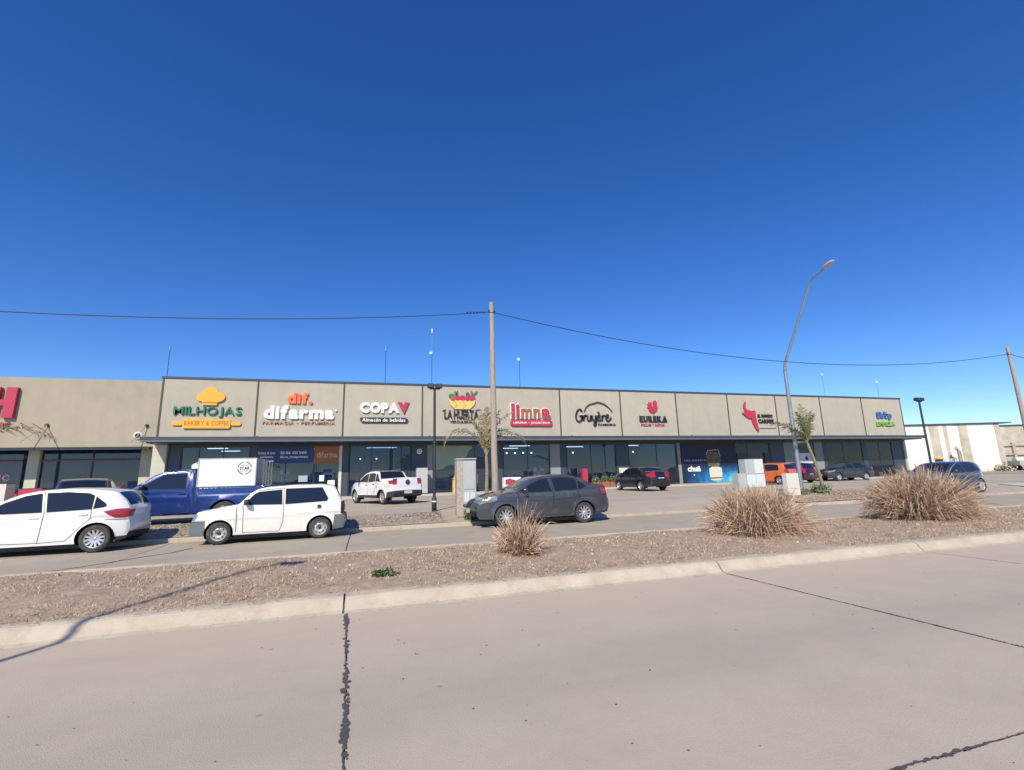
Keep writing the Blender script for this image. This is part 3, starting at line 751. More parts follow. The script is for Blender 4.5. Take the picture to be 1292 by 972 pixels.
# 7 rooster
s = empty('shop_sign', (22.8, FY, 6.2), label='EUREKA sign in black slab letters under a red rooster', cat='sign')
roo = [(22.95, 6.5), (22.62, 6.42), (22.40, 6.56), (22.34, 6.82), (22.22, 6.86), (22.34, 6.98), (22.24, 7.14), (22.40, 7.14), (22.36, 7.32), (22.52, 7.26), (22.60, 7.36), (22.68, 7.18), (22.66, 6.98), (22.78, 6.92), (22.82, 7.1), (22.8, 7.28), (22.88, 7.42), (23.02, 7.5), (23.12, 7.42), (23.2, 7.3), (23.16, 7.1), (23.22, 6.9), (23.16, 6.66)]
shape('rooster', roo, S0, S0 - 0.1, M['crimson'], s)
shape('rooster_leg', [(22.80, 6.24), (22.86, 6.24), (22.86, 6.45), (22.80, 6.45)], S0, S0 - 0.06, M['crimson'], s)
write('EUREKA', 21.42, 24.05, 5.66, 6.16, S0, 0.12, M['sblack'], s, bold=0.045, gap=0.16)
for i in range(6):   # slab feet and heads
    x = 21.42 + i * 0.447
    shape('serif', [(x, 5.66), (x + 0.38, 5.66), (x + 0.38, 5.72), (x, 5.72)], S0, S0 - 0.1, M['sblack'], s) if i not in (1,) else None
for wd_, a_, b_ in (('POLLOS', 21.55, 22.5), ('Y', 22.62, 22.72), ('PASTAS', 22.85, 23.75)): write(wd_, a_, b_, 5.30, 5.50, S0, 0.06, M['crimson'], s, bold=0.03, split=False, name='tagline', gap=0.08)
# 9 butcher
s = empty('shop_sign', (33.4, FY, 6.2), label='red bull head sign beside black lettering EL MANDO CARNES', cat='sign')
bull = [(32.35, 7.55), (32.44, 7.5), (32.36, 7.2), (32.34, 6.95), (32.5, 6.82), (32.9, 6.72), (33.3, 6.78), (33.38, 6.7), (33.36, 6.3), (33.42, 5.7), (33.5, 5.3), (33.56, 4.95), (33.46, 4.88), (33.2, 5.1), (32.96, 5.6), (32.8, 6.1), (32.62, 6.02), (32.3, 6.2), (31.92, 6.5), (31.95, 6.56), (32.25, 6.5), (32.22, 6.7), (32.12, 6.98), (32.2, 7.3)]
shape('bull_head', bull, S0, S0 - 0.12, M['crimson'], s)
write('EL MANDO', 33.62, 35.3, 6.14, 6.44, S0, 0.08, M['sblack'], s, bold=0.05, gap=0.06)
write('CARNES', 33.64, 35.36, 5.62, 6.0, S0, 0.08, M['sblack'], s, bold=0.05, gap=0.06)
shape('underline', [(33.7, 5.14), (35.5, 5.14), (35.5, 5.18), (33.7, 5.18)], S0, S0 - 0.04, M['sblack'], s)
# 12 cleaning shop
s = empty('shop_sign', (49.4, FY, 6.2), label='small sign on the last panel, blue Shop over green Limpieza', cat='sign')
write('Shóp', 48.3, 50.35, 6.02, 6.85, S0, 0.12, M['sblue'], s, bold=0.06, gap=0.04)
shape('droplet', ell(49.35, 6.78, 0.1, 0.14, 8), S0 - 0.12, S0 - 0.14, M['sblue'], s)
write('LIMPIEZA', 48.1, 50.6, 5.44, 5.84, S0, 0.12, M['lime'], s, bold=0.04, gap=0.08)

# mural of the ice cream shop (bay 8) and hanging banners
t = empty('shop_mural', (28, GY - 0.08, 2.2), label='dark navy ice cream mural with a cream pot and turquoise glow filling one shop front', cat='mural')
MUR = bpy.data.materials.new('mural_print'); MUR.use_nodes = True
q = MUR.node_tree; bb = q.nodes['Principled BSDF']; bb.inputs['Roughness'].default_value = 0.55
tc = q.nodes.new('ShaderNodeTexCoord'); sp = q.nodes.new('ShaderNodeSeparateXYZ'); q.links.new(tc.outputs['Object'], sp.inputs[0])
ns = q.nodes.new('ShaderNodeTexNoise'); ns.inputs['Scale'].default_value = 1.6; ns.inputs['Detail'].default_value = 5; q.links.new(tc.outputs['Object'], ns.inputs['Vector'])
mp1 = q.nodes.new('ShaderNodeMapRange'); mp1.inputs[1].default_value = -1.65; mp1.inputs[2].default_value = -0.2; mp1.inputs[3].default_value = 1; mp1.inputs[4].default_value = 0
q.links.new(sp.outputs[2], mp1.inputs[0])
mp2 = q.nodes.new('ShaderNodeMapRange'); mp2.inputs[1].default_value = -2.6; mp2.inputs[2].default_value = 1.6; mp2.inputs[3].default_value = 0.0; mp2.inputs[4].default_value = 1
q.links.new(sp.outputs[0], mp2.inputs[0])
mu = q.nodes.new('ShaderNodeMath'); mu.operation = 'MULTIPLY'; q.links.new(mp1.outputs[0], mu.inputs[0]); q.links.new(mp2.outputs[0], mu.inputs[1])
mu2 = q.nodes.new('ShaderNodeMath'); mu2.operation = 'MULTIPLY'; q.links.new(mu.outputs[0], mu2.inputs[0]); q.links.new(ns.outputs['Fac'], mu2.inputs[1])
rp = q.nodes.new('ShaderNodeValToRGB'); e = rp.color_ramp.elements
e[0].position = 0; e[0].color = (0.008, 0.018, 0.05, 1); e[1].position = 0.5; e[1].color = (0.10, 0.62, 0.85, 1)
e2 = rp.color_ramp.elements.new(0.2); e2.color = (0.01, 0.16, 0.36, 1)
q.links.new(mu2.outputs[0], rp.inputs[0]); q.links.new(rp.outputs[0], bb.inputs['Base Color'])
box('mural_panel', -2.75, 2.85, -0.02, 0.0, -1.64, 1.72, MUR, t)
yy = GY - 0.101
shape('pot', [(27.98, 0.78), (28.3, 0.70), (28.75, 0.70), (29.1, 0.78), (29.22, 1.3), (29.18, 1.75), (28.9, 1.86), (28.2, 1.86), (27.92, 1.72), (27.9, 1.25)], yy, yy - 0.012, M['pale'], t)
shape('pot_band', [(27.95, 0.86), (29.15, 0.86), (29.17, 0.98), (27.93, 0.98)], yy - 0.013, yy - 0.02, M['brown'], t)
shape('scoop', [(27.9, 1.9), (29.0, 1.9), (29.2, 2.4), (29.1, 3.15), (28.5, 3.1), (28.0, 3.2), (27.72, 2.8), (27.75, 2.3)], yy, yy - 0.01, mat('pistachio', (0.13, 0.11, 0.06), 0.8, var=0.6, scale=7), t)
mb = MB(); stroke_mb(mb, [(27.72, 2.9), (27.95, 3.25), (29.05, 3.3), (29.15, 2.7)], 0.05, yy - 0.011, yy - 0.02, t.location); mb.build('scoop_frame', M['pale'], t)
write('chuä', 25.75, 27.05, 1.5, 1.98, yy, 0.012, M['swhite'], t, bold=0.04, gap=0.03)
write('HELADERIA', 25.5, 27.7, 2.36, 2.48, yy, 0.008, M['cabdoor'], t, bold=0.0, split=False, name='small_print', gap=0.25)
shape('small_mark', ell(26.35, 1.22, 0.06, 0.06, 8), yy, yy - 0.01, M['swhite'], t)

t = empty('banner', (-5.2, GY - 0.1, 3.4), label='navy banner with white contact lines and rounded corner above the pharmacy window', cat='banner')
shape('cloth', [(-6.95, 2.78), (-3.75, 2.78), (-3.56, 2.86), (-3.5, 3.05), (-3.5, 3.86), (-6.95, 3.86)], GY - 0.1, GY - 0.13, M['navyprint'], t)
write('Farmacia de turno', -6.85, -5.85, 3.36, 3.56, GY - 0.131, 0.01, M['swhite'], t, bold=0.0, split=False, name='print')
write('perfumeria', -6.7, -5.95, 3.08, 3.28, GY - 0.131, 0.01, M['swhite'], t, bold=0.01, split=False, name='print')
write('351 156 453 5439', -5.55, -3.95, 3.36, 3.54, GY - 0.131, 0.01, M['swhite'], t, bold=0.01, split=False, name='print')
write('difarma_farmaperfumeria', -5.55, -3.85, 3.06, 3.26, GY - 0.131, 0.01, M['swhite'], t, bold=0.01, split=False, name='print')
t = empty('banner', (-2.6, GY - 0.1, 3.3), label='rust orange difarma banner at the right end of the pharmacy window', cat='banner')
box('cloth', -0.88, 0.70, -0.03, 0.0, -0.6, 0.56, M['orangeprint'], t)
write('difarma', -3.3, -2.05, 3.1, 3.5, GY - 0.131, 0.01, mat('print_cream', (0.6, 0.45, 0.3), 0.6), t, bold=0.01, split=False, name='print')
for i, (x, z, w_, h_, mt, lb) in enumerate(((-2.6, 2.15, 0.55, 0.36, 'navyprint', 'dark blue square sticker high on the pharmacy glass'), (-2.95, 1.75, 0.3, 0.4, 'swhite', 'white paper notice on the pharmacy glass'),
                         (-4.1, 1.75, 0.55, 0.4, 'int_wall', 'pale framed poster low in the pharmacy window'), (-2.35, 1.3, 0.45, 0.6, 'swhite', 'large white notice at the lower right of the pharmacy window'))):
    tag(box('sticker', x - w_ / 2, x + w_ / 2, GY - 0.05, GY - 0.035, z - h_ / 2, z + h_ / 2, M[mt]), lb, 'sticker')
t = empty('round_sign', (3.46, GY - 0.075, 3.46), label='small round white sign on the dark wall right of the drinks shop', cat='sign')
MB().lathe([(0.001, -0.04), (0.2, -0.04), (0.2, 0.01)], 'y', 20).build('disc', M['swhite'], t)
MB().lathe([(0.08, -0.045), (0.12, -0.045), (0.12, -0.04), (0.08, -0.04), (0.08, -0.045)], 'y', 16).build('ring', M['sblue'], t)
# pale green vinyl with a leafy edge on the greengrocer window
vin = [(4.5, 3.84), (4.5, 2.3), (4.7, 2.1), (5.1, 2.15), (5.4, 2.4), (5.9, 2.45), (6.3, 2.55), (6.6, 2.9), (6.85, 3.0), (7.0, 3.4), (7.25, 3.6), (7.3, 3.84)]
tag(shape('window_vinyl', vin, GY - 0.036, GY - 0.045, mat('vinyl_green', (0.30, 0.36, 0.26), 0.6), None), 'pale green vinyl with a wavy lower edge on the greengrocer window', 'decal')
t = empty('notice', (38.8, GY - 0.07, 2.4), label='white notice panel with dark round mark left of the leaning palm', cat='notice')
box('panel', -0.8, 0.8, -0.02, 0.02, -0.45, 0.5, M['cabdoor'], t)
MB().lathe([(0.001, -0.03), (0.18, -0.03), (0.18, -0.02)], 'y', 14).build('mark', M['navyprint'], t)
# counters and planters in front of the shops
def table(x, y, z, w_, d_, h_, mt, label):
    t = empty('display_table', (x, y, z), label=label, cat='table')
    box('table_top', -w_ / 2, w_ / 2, -d_ / 2, d_ / 2, h_ - 0.05, h_, M[mt], t)
    for sx_ in (-1, 1):
        for sy_ in (-1, 1):
            box('leg', sx_ * (w_ / 2 - 0.06) - 0.03, sx_ * (w_ / 2 - 0.06) + 0.03, sy_ * (d_ / 2 - 0.06) - 0.03, sy_ * (d_ / 2 - 0.06) + 0.03, 0, h_ - 0.052, M[mt], t)
    return t
table(6.5, 33.3, 0.52, 1.6, 0.6, 1.0, 'basket', 'yellow wooden display table in front of the greengrocer')
for i in range(3):
    c = empty('produce_crate', (6.0 + i * 0.5, 33.3, 1.52), label=('crate of red fruit at the left of the yellow table', 'crate of green fruit in the middle of the yellow table', 'crate of yellow fruit at the right of the yellow table')[i], cat='crate')
    mb = MB()
    mb.box(-0.22, 0.22, -0.16, 0.16, 0.003, 0.02); mb.box(-0.22, -0.2, -0.16, 0.16, 0.02, 0.16); mb.box(0.2, 0.22, -0.16, 0.16, 0.02, 0.16); mb.box(-0.2, 0.2, -0.16, -0.14, 0.02, 0.16); mb.box(-0.2, 0.2, 0.14, 0.16, 0.02, 0.16)
    mb.build('box', M['stone'], c)
    mb = MB()
    for k in range(10):
        mb.lathe([(0.001, -0.05), (0.05, 0.0), (0.001, 0.05)], 'z', 6, c=(-0.16 + 0.08 * (k % 5), -0.08 + 0.15 * (k // 5), 0.16))
    mb.build('fruit', M[('crimson', 'lime', 'yellow')[i]], c, kind='stuff')
def poster_box(name, x, y, z, w_, d_, h_, mt, label, cat, letters=None, lm='crimson', feet=True):
    t = empty(name, (x, y, z), label=label, cat=cat)
    MB().box(-w_ / 2, w_ / 2, -d_ / 2, d_ / 2, 0.06, h_).build('body', M[mt], t)
    for s_ in (-1, 1): box('foot', s_ * w_ * 0.4 - 0.04, s_ * w_ * 0.4 + 0.04, -d_ / 2, d_ / 2, 0, 0.058, M['frame'], t)
    box('top_rim', -w_ / 2 - 0.01, w_ / 2 + 0.01, -d_ / 2 - 0.01, d_ / 2 + 0.01, h_ + 0.001, h_ + 0.04, M['frame'], t)
    if letters: write(letters, x - w_ * 0.42, x + w_ * 0.42, z + h_ * 0.4, z + h_ * 0.7, y - d_ / 2 - 0.001, 0.01, M[lm], t, bold=0.03, split=False, name='print')
    return t
poster_box('drinks_fridge', 3.55, 33.4, 0.52, 0.75, 0.6, 1.75, 'cab', 'grey drinks fridge against the dark wall behind the white pickup', 'fridge')
poster_box('promotion_counter', 10.0, 33.3, 0.52, 1.3, 0.5, 0.95, 'swhite', 'white counter with red print in front of the red lettered shop', 'counter')
poster_box('promotion_stand', 15.8, 33.3, 0.52, 0.42, 0.3, 1.45, 'crimson', 'slim red advertising stand left of the planters', 'stand')
t = [o for o in COL.objects if o.name.startswith('promotion_counter')][0]
shape('red_print', [(9.45, 0.95), (10.4, 0.95), (10.2, 1.25), (9.8, 1.38), (9.45, 1.3)], 33.048, 33.04, M['crimson'], t)

def leafy(name, x, y, z, rx, rz, n, mts, seed, label, cat, leaf=0.07, group=None, ry=None):
    r = random.Random(seed); mb = MB(); ry = ry or rx
    for i in range(n):
        a = r.uniform(0, 2 * math.pi); e_ = math.acos(r.uniform(0, 1)); rad = r.uniform(0.35, 1.0) ** 0.6
        bump_ = 0.75 + 0.35 * math.sin(3 * a + seed) * math.sin(4 * e_ + seed)
        p = Vector((rx * rad * math.sin(e_) * math.cos(a) * bump_, ry * rad * math.sin(e_) * math.sin(a) * bump_, rz * rad * math.cos(e_) * bump_))
        d = Vector((r.gauss(0, 1), r.gauss(0, 1), r.gauss(0.6, 1))).normalized(); q_ = d.orthogonal().normalized()
        l = leaf * r.uniform(0.6, 1.4)
        mb.add([p, p + d * l * 0.5 + q_ * l * 0.25, p + d * l, p + d * l * 0.5 - q_ * l * 0.25], [(0, 1, 2, 3)], r.randrange(len(mts)))
    st = MB()
    for i in range(7):
        a = r.uniform(0, 6.28); st.tube([(0, 0, -0.02), (rx * 0.3 * math.cos(a), ry * 0.3 * math.sin(a), rz * 0.4), (rx * 0.6 * math.cos(a), ry * 0.6 * math.sin(a), rz * 0.75)], [0.015, 0.01, 0.005], 4)
    t = empty(name, (x, y, z), label=label, cat=cat, group=group)
    mb.build('foliage', [M[k] for k in mts], t); st.build('stem', M['wood'], t)
    return t
for i in range(4):
    x = 16.7 + i * 0.72
    tr = empty('planter', (x, 33.2, 0.52), label=('leftmost dark planter beside the red stand', 'second dark planter right of the red stand', 'third dark planter right of the red stand', 'dark planter closest to the black sedan')[i], cat='planter', group='planters in front of the script sign shop')
    box('trough', -0.33, 0.33, -0.2, 0.2, 0, 0.4, M['brown'], tr)
    leafy('potted_shrub', x, 33.2, 0.9, 0.36, 0.55 + 0.1 * (i % 2), 420, ['green', 'sage'], 40 + i, ('leftmost leafy shrub beside the red stand', 'second leafy shrub right of the red stand', 'third leafy shrub right of the red stand', 'leafy shrub closest to the black sedan')[i], 'shrub', 0.12, 'shrubs in the planters', 0.25)
# small downlights on the canopy top
for i in range(1, 12, 2):
    o = MB().lathe([(0.001, 0.16), (0.06, 0.16), (0.07, 0.0), (0.05, 0)], 'z', 8, c=(0, 0, 0)).build('spotlight', M['frame'], None)
    o.location = (SEAM[i] + 0.4, 32.9, 4.302)
    tag(o, 'small dark floodlight standing on the canopy, below the seam %s' % ('left of the pharmacy sign', '', 'left of the greengrocer sign', '', 'left of the script sign', '', 'right of the rooster sign', '', 'right of the bull sign', '', 'left of the last blank panel')[i - 1], 'floodlight', 'floodlights on the canopy')

# ---------------------------------------------------------------- left building (market with the red H)
LY = FY + 0.01
lb = empty('market_building', (-22, 36, 0.42), label='beige plastered market building with a red H sign, left of the shop row', cat='building')
def LB(name, mt, *a): return B(name, M[mt], *a, parent=lb)
LB('fascia_wall', 'fascia_left', -45, -12.56, LY, LY + 0.25, 3.92, 8.02)
LB('side_wall', 'fascia_left', -12.75, -12.6, LY + 0.26, 52, 3.93, 7.9)
LB('roof_slab', 'pier', -45, -12.77, LY + 0.26, 52, 3.99, 4.2)
LB('floor', 'int_floor', -45, -12.7, 34.2, 46, 0.4, 0.53)
LB('back_wall', 'int_wall', -45, -12.87, 44, 44.2, 0.53, 3.84)
LB('shade_beam', 'frame', -45, -12.86, LY + 0.02, LY + 0.24, 3.76, 3.915)
for x in (-37.6, -31.5, -25.4, -19.35, -13.6):
    LB('column', 'pillar', x - 0.28, x + 0.28, 35.75, 36.2, 0.52, 3.98)
for x in (-37.6, -31.5, -25.4, -19.35):
    x0, x1 = x + 0.3, x + 5.45
    wf = LB('window_frame', 'frame', x0, x1, 35.95, 36.03, 3.22, 3.30)
    LB('transom_strip', 'crimson', x0, x1, 35.92, 35.945, 3.19, 3.24)
    LB('window_head', 'frame', x0, x1, 35.95, 36.03, 3.86, 3.97)
    LB('low_wall', 'crimson', x0, x1, 35.9, 36.05, 0.52, 1.30)
    LB('pane', 'glass_dark', x0, x1, 35.98, 35.995, 1.32, 3.21)
    LB('pane', 'glass_dark', x0, x1, 35.98, 35.995, 3.31, 3.85)
    LB('mullion', 'frame', (x0 + x1) / 2 - 0.04, (x0 + x1) / 2 + 0.04, 35.94, 35.97, 1.31, 3.85)
    LB('light_tube', 'swhite', x0 + 0.4, x1 - 0.4, 37.5, 37.56, 3.5, 3.55)
t = empty('vent_pipe', (-13.5, LY, 4.58), label='round dark vent opening with pale collar on the plastered wall', cat='vent')
for o in (MB().lathe([(0.15, -0.06), (0.24, -0.05), (0.25, 0.0)], 'y', 20).build('collar', M['pale'], t), MB().lathe([(0.001, -0.03), (0.15, -0.03), (0.15, -0.07)], 'y', 20).build('opening', M['strip'], t)): pass
for k, x in enumerate((-18.04, -13.1)):
    t = empty('awning_tie', (x, LY, 5.2), label=('pair of thin tie rods fixed to the plastered wall below the red H', 'thin tie rod fixed at the right end of the plastered wall')[k], cat='tie rod', group='tie rods')
    MB().lathe([(0.001, -0.12), (0.1, -0.1), (0.1, 0.0)], 'y', 10).build('anchor', M['strip'], t)
    MB().tube([(0, -0.08, 0), (-0.85 if k == 0 else -0.5, -0.55, -1.05)], 0.022, 6).build('rod', M['wood'], t)
    if k == 0: MB().tube([(0, -0.08, 0), (0.5, -0.55, -1.0)], 0.022, 6).build('rod', M['wood'], t)
s = empty('shop_sign', (-20, LY, 6.2), label='huge red block letter H at the left edge of the photo', cat='sign')
def hstem(x): return [(x, 5.60), (x + 0.50, 5.60), (x + 0.54, 7.38), (x + 0.04, 7.38)]
shape('stem', hstem(-20.9), LY - 0.002, LY - 0.22, M['crimson'], s); shape('stem', hstem(-20.12), LY - 0.002, LY - 0.22, M['crimson'], s)
shape('crossbar', [(-20.39, 6.30), (-20.11, 6.30), (-20.10, 6.66), (-20.38, 6.66)], LY - 0.002, LY - 0.218, M['crimson'], s)
write('S', -22.3, -21.1, 5.60, 7.38, LY - 0.002, 0.22, M['crimson'], s, bold=0.1)
write('market', -22.0, -19.75, 5.1, 5.45, LY - 0.002, 0.08, M['crimson'], s, bold=0.02, shear=0.3)
s = empty('window_lettering', (-20.6, 35.9, 2.2), label='red letters edged white on the market window glass', cat='lettering')
write('CREO', -21.9, -20.45, 2.05, 2.45, 35.97, 0.02, M['swhite'], s, bold=0.09, split=False, name='letter_edge'); write('CREO', -21.87, -20.48, 2.08, 2.42, 35.945, 0.012, M['crimson'], s, bold=0.02)
poster_box('cream_counter', -18.9, 32.2, 0.52, 1.4, 0.7, 1.35, 'pale', 'cream box counter at the left edge in front of the market', 'counter')
poster_box('red_bench', -17.1, 32.0, 0.52, 1.0, 0.5, 1.05, 'crimson', 'red counter left of the market column', 'counter')
poster_box('white_freezer', -15.3, 32.6, 0.52, 0.9, 0.6, 1.35, 'cabdoor', 'white freezer chest in front of the market window', 'freezer')
poster_box('red_bench', -13.9, 32.6, 0.52, 1.2, 0.5, 1.05, 'crimson', 'red counter right of the white freezer', 'counter')

# ---------------------------------------------------------------- right: white hall, grey wall
def wall_poly(name, P0, P1, h, th, mt, parent, z0=0.0, off=0.0):
    d = Vector((P1[0] - P0[0], P1[1] - P0[1], 0)).normalized(); n = Vector((-d.y, d.x, 0))
    a = Vector((P0[0], P0[1], 0)) - n * off; b = Vector((P1[0], P1[1], 0)) - n * off
    base = parent.location if parent else Vector()
    vs = []
    for z in (z0, h):
        for p in (a, b, b + n * th, a + n * th): vs.append((p.x - base.x, p.y - base.y, z - base.z))
    return MB().add(vs, [(0, 1, 2, 3), (4, 7, 6, 5), (0, 4, 5, 1), (1, 5, 6, 2), (2, 6, 7, 3), (3, 7, 4, 0)]).build(name, mt, parent)
A0, A1 = Vector((64.0, 49.5)), Vector((83.9, 43.45))
dA = (A1 - A0) / (A1 - A0).length
hall = empty('white_hall', (74, 46, 0.3), label='white painted hall with bare cement strips beyond the end of the shop row', cat='building')
wall_poly('wall', A0, A1, 6.95, 12, M['offwhite'], hall, 0.2)
def on(t_): p = A0 + dA * t_; return (p.x, p.y)
L = (A1 - A0).length
def tpos(px):    # measured positions along the front
    return px
for a, b in ((11.6, 12.9), (13.6, 14.15), (15.7, 17.0)):
    wall_poly('cement_strip', on(a), on(b), 6.9, 0.3, M['cement'], hall, 0.25, off=0.03)
wall_poly('roof_edge', on(-0.3), (A1.x + dA.x * 2.4, A1.y + dA.y * 2.4), 7.1, 12.3, M['navy'], hall, 6.955, off=0.25)
wall_poly('corner_pier', on(L - 0.02), on(L + 0.75), 6.9, 12, M['cement'], hall, 0.2, off=0.02)
gw = empty('grey_wall', (95, 46, 0.3), label='unfinished grey cement wall at the right edge with a dark capping', cat='wall')
G0 = (A1.x + 0.9, A1.y + 2.5); G1 = (G0[0] + 30, G0[1] - 10)
wall_poly('wall', G0, G1, 6.7, 0.3, M['cement'], gw, 0.2); wall_poly('capping', G0, G1, 6.9, 0.5, M['navy'], gw, 6.705, off=0.1)
for k in range(5):
    p0 = (G0[0] + 1.5 + k * 2.6, G0[1] - 0.5 - k * 0.87)
    wall_poly('buttress', p0, (p0[0] + 0.35, p0[1] - 0.12), 4.6 - 0.3 * (k % 2), 0.25, M['stone'], gw, 0.2, off=0.28)
for k, z in enumerate((3.9, 2.6)):
    wall_poly('rail', (G0[0] + 1.2, G0[1] - 0.4), (G0[0] + 13, G0[1] - 4.33), z + 0.12, 0.1, M['stone'], gw, z, off=0.32)
# stored tank on wheels by the grey wall
tk = empty('farm_trailer', (88.2, 42.5, 0.35), R(-17), label='low grey trailer parked by the cement wall at the right edge', cat='trailer')
MB().box(-2.6, 2.6, -1.0, 1.0, 0.75, 0.95).box(-2.5, 2.5, -0.95, 0.95, 0.951, 1.35).build('deck', M['cab'], tk)
MB().tube([(-2.2, 0, 1.5), (2.2, 0, 1.5)], 0.35, 12).build('tank', M['pale'], tk)
for x in (-1.6, -0.7, 1.6): 
    for y in (-1.0, 1.0): MB().lathe([(0.12, -0.1), (0.36, -0.12), (0.42, 0), (0.36, 0.12), (0.12, 0.1)], 'y', 14, c=(x, y, 0.42)).build('wheel', M['black'], tk)
MB().tube([(-2.6, 0, 0.85), (-4.0, 0, 0.5)], 0.06, 6).build('drawbar', M['black'], tk)
# small yellow loader in front of the hall
ld = empty('loader', (74.2, 45.2, 0.9), R(-17), label='small yellow loader standing before the white hall', cat='loader')
MB().box(-0.8, 0.8, -0.5, 0.5, 0.6, 1.5).box(-0.2, 0.75, -0.45, 0.45, 1.9, 2.9).build('body', M['black'], ld)
MB().box(-0.4, 0.9, -0.55, 0.55, 2.91, 3.15).box(-0.9, -0.3, -0.5, 0.5, 1.501, 1.9).build('roof', M['yellow'], ld)
MB().tube([(0.7, 0, 1.2), (1.8, 0, 2.9), (2.6, 0, 3.0)], 0.1, 6).build('boom', M['cab'], ld)
for x in (-0.6, 0.6):
    for y in (-0.6, 0.6): MB().lathe([(0.1, -0.12), (0.4, -0.12), (0.45, 0), (0.4, 0.12), (0.1, 0.12)], 'y', 12, c=(x, y, 0.45)).build('wheel', M['black'], ld)
ld.scale = (0.62,) * 3; ld.location.z = 0.4
leafy('dry_bush', 82.6, 42.6, 0.3, 1.5, 1.1, 500, ['litter', 'sage'], 61, 'dry bush and rubble at the right corner of the white hall', 'bush', 0.35)
leafy('dry_bush', 85.6, 40.5, 0.3, 1.2, 0.6, 400, ['litter', 'litter2'], 62, 'low dry scrub in front of the grey cement wall', 'bush', 0.3)
cr_ = empty('steel_crane', (77.2, 44.3, 0.35), label='weathered steel mast leaning before the cement strip of the hall', cat='mast')
MB().tube([(0, 0, 0), (-0.1, 0, 3.0), (-0.4, 0, 3.3), (-0.6, 0, 3.1)], [0.2, 0.16, 0.2, 0.1], 8).build('mast', M['stone'], cr_)
MB().tube([(0.5, 0, 0), (0.35, 0, 2.8), (-0.1, 0, 3.1)], 0.08, 6).build('stay', M['cement'], cr_)

# ---------------------------------------------------------------- poles, lamps, cables, masts
def pole_wood(x, y, z0, z1, label, lean=0.0):
    t = empty('utility_pole', (x, y, z0), label=label, cat='utility pole', group='wooden utility poles')
    h = z1 - z0
    pts = [(lean * (k / 8) ** 1.2 + 0.01 * math.sin(k * 2.1), 0.008 * math.cos(k * 1.7), h * k / 8) for k in range(9)]
    pts[0] = (0, 0, -0.3)
    MB().tube(pts, [0.14 - 0.055 * k / 8 for k in range(9)], 12).build('post', M['wood'], t)
    MB().lathe([(0.10, 0), (0.105, 0.0), (0.105, 0.06), (0.10, 0.06)], 'z', 12, c=(lean * 0.9, 0, h - 0.45)).build('band', M['galv'], t)
    for s_ in (-1, 1): MB().lathe([(0.001, 0), (0.035, 0.01), (0.03, 0.05), (0.04, 0.07), (0.001, 0.09)], 'z', 8, c=(lean * 0.94 + s_ * 0.12, -0.02, h - 0.42)).build('insulator', M['black'], t)
    return t
PY = 17.6
pole_wood(4.62, PY, 0.4, 8.55, 'grey wooden utility pole in front of the greengrocer sign')
pole_wood(36.85, PY, 0.4, 8.4, 'wooden utility pole leaning at the right edge', 0.0)
pole_wood(-27.5, PY, 0.3, 8.4, 'wooden utility pole out past the left edge')
def catenary(a, b, sag, n=40):
    a, b = Vector(a), Vector(b)
    return [a.lerp(b, i / n) - Vector((0, 0, 4 * sag * (i / n) * (1 - i / n))) for i in range(n + 1)]
WA, WB, WC = (-27.5, PY, 8.0), (4.62, PY, 8.14), (36.85, PY, 8.0)
tag(MB().tube(catenary(WA, WB, 1.12), 0.016, 6).build('power_cable', M['cable']), 'black overhead cable sagging left of the wooden pole', 'cable', 'overhead cables')
tag(MB().tube(catenary(WB, WC, 1.35), 0.016, 6).build('power_cable', M['cable']), 'black overhead cable between the two wooden poles', 'cable', 'overhead cables')
tag(MB().tube(catenary(WC, (68, PY, 8.0), 1.2), 0.016, 6).build('power_cable', M['cable']), 'black overhead cable running right of the right edge pole', 'cable', 'overhead cables')
sp_ = MB()
for k in range(6): sp_.tube([(4.3 - k * 0.13, PY, 8.105 - k * 0.012), (4.24 - k * 0.13, PY, 8.10 - k * 0.012)], 0.034, 6)
tag(sp_.build('cable_splice', M['cable']), 'short knotted splice on the cable just left of the wooden pole', 'splice')

def park_lamp(x, y, z, label):
    t = empty('lamp_post', (x, y, z), label=label, cat='lamp post', group='black twin head lamp posts')
    MB().tube([(0, 0, 0), (0, 0, 4.5)], [0.055, 0.045], 12).build('pole', M['black'], t)
    MB().lathe([(0.001, 0.0), (0.09, 0.0), (0.09, 0.45), (0.06, 0.5)], 'z', 12).build('base', M['black'], t)
    MB().lathe([(0.092, 0.0), (0.092, 0.05)], 'z', 12, c=(0, 0, 0.33)).build('base_band', M['cabdoor'], t)
    MB().box(-0.2, 0.2, -0.03, 0.03, 4.45, 4.5).build('crossarm', M['black'], t)
    for s_ in (-1, 1):
        h = MB().box(s_ * 0.15 - 0.12, s_ * 0.15 + 0.12, -0.1, 0.08, 4.502, 4.66).build('lamp_head', M['black'], t)
        MB().box(s_ * 0.15 - 0.1, s_ * 0.15 + 0.1, -0.112, -0.101, 4.52, 4.64).build('lens', M['navy'], h)
park_lamp(2.31, 17.45, 0.40, 'black lamp post with two floodlights between the drinks and greengrocer signs')
park_lamp(27.3, 16.95, 0.33, 'black lamp post with two floodlights right of the shop row')

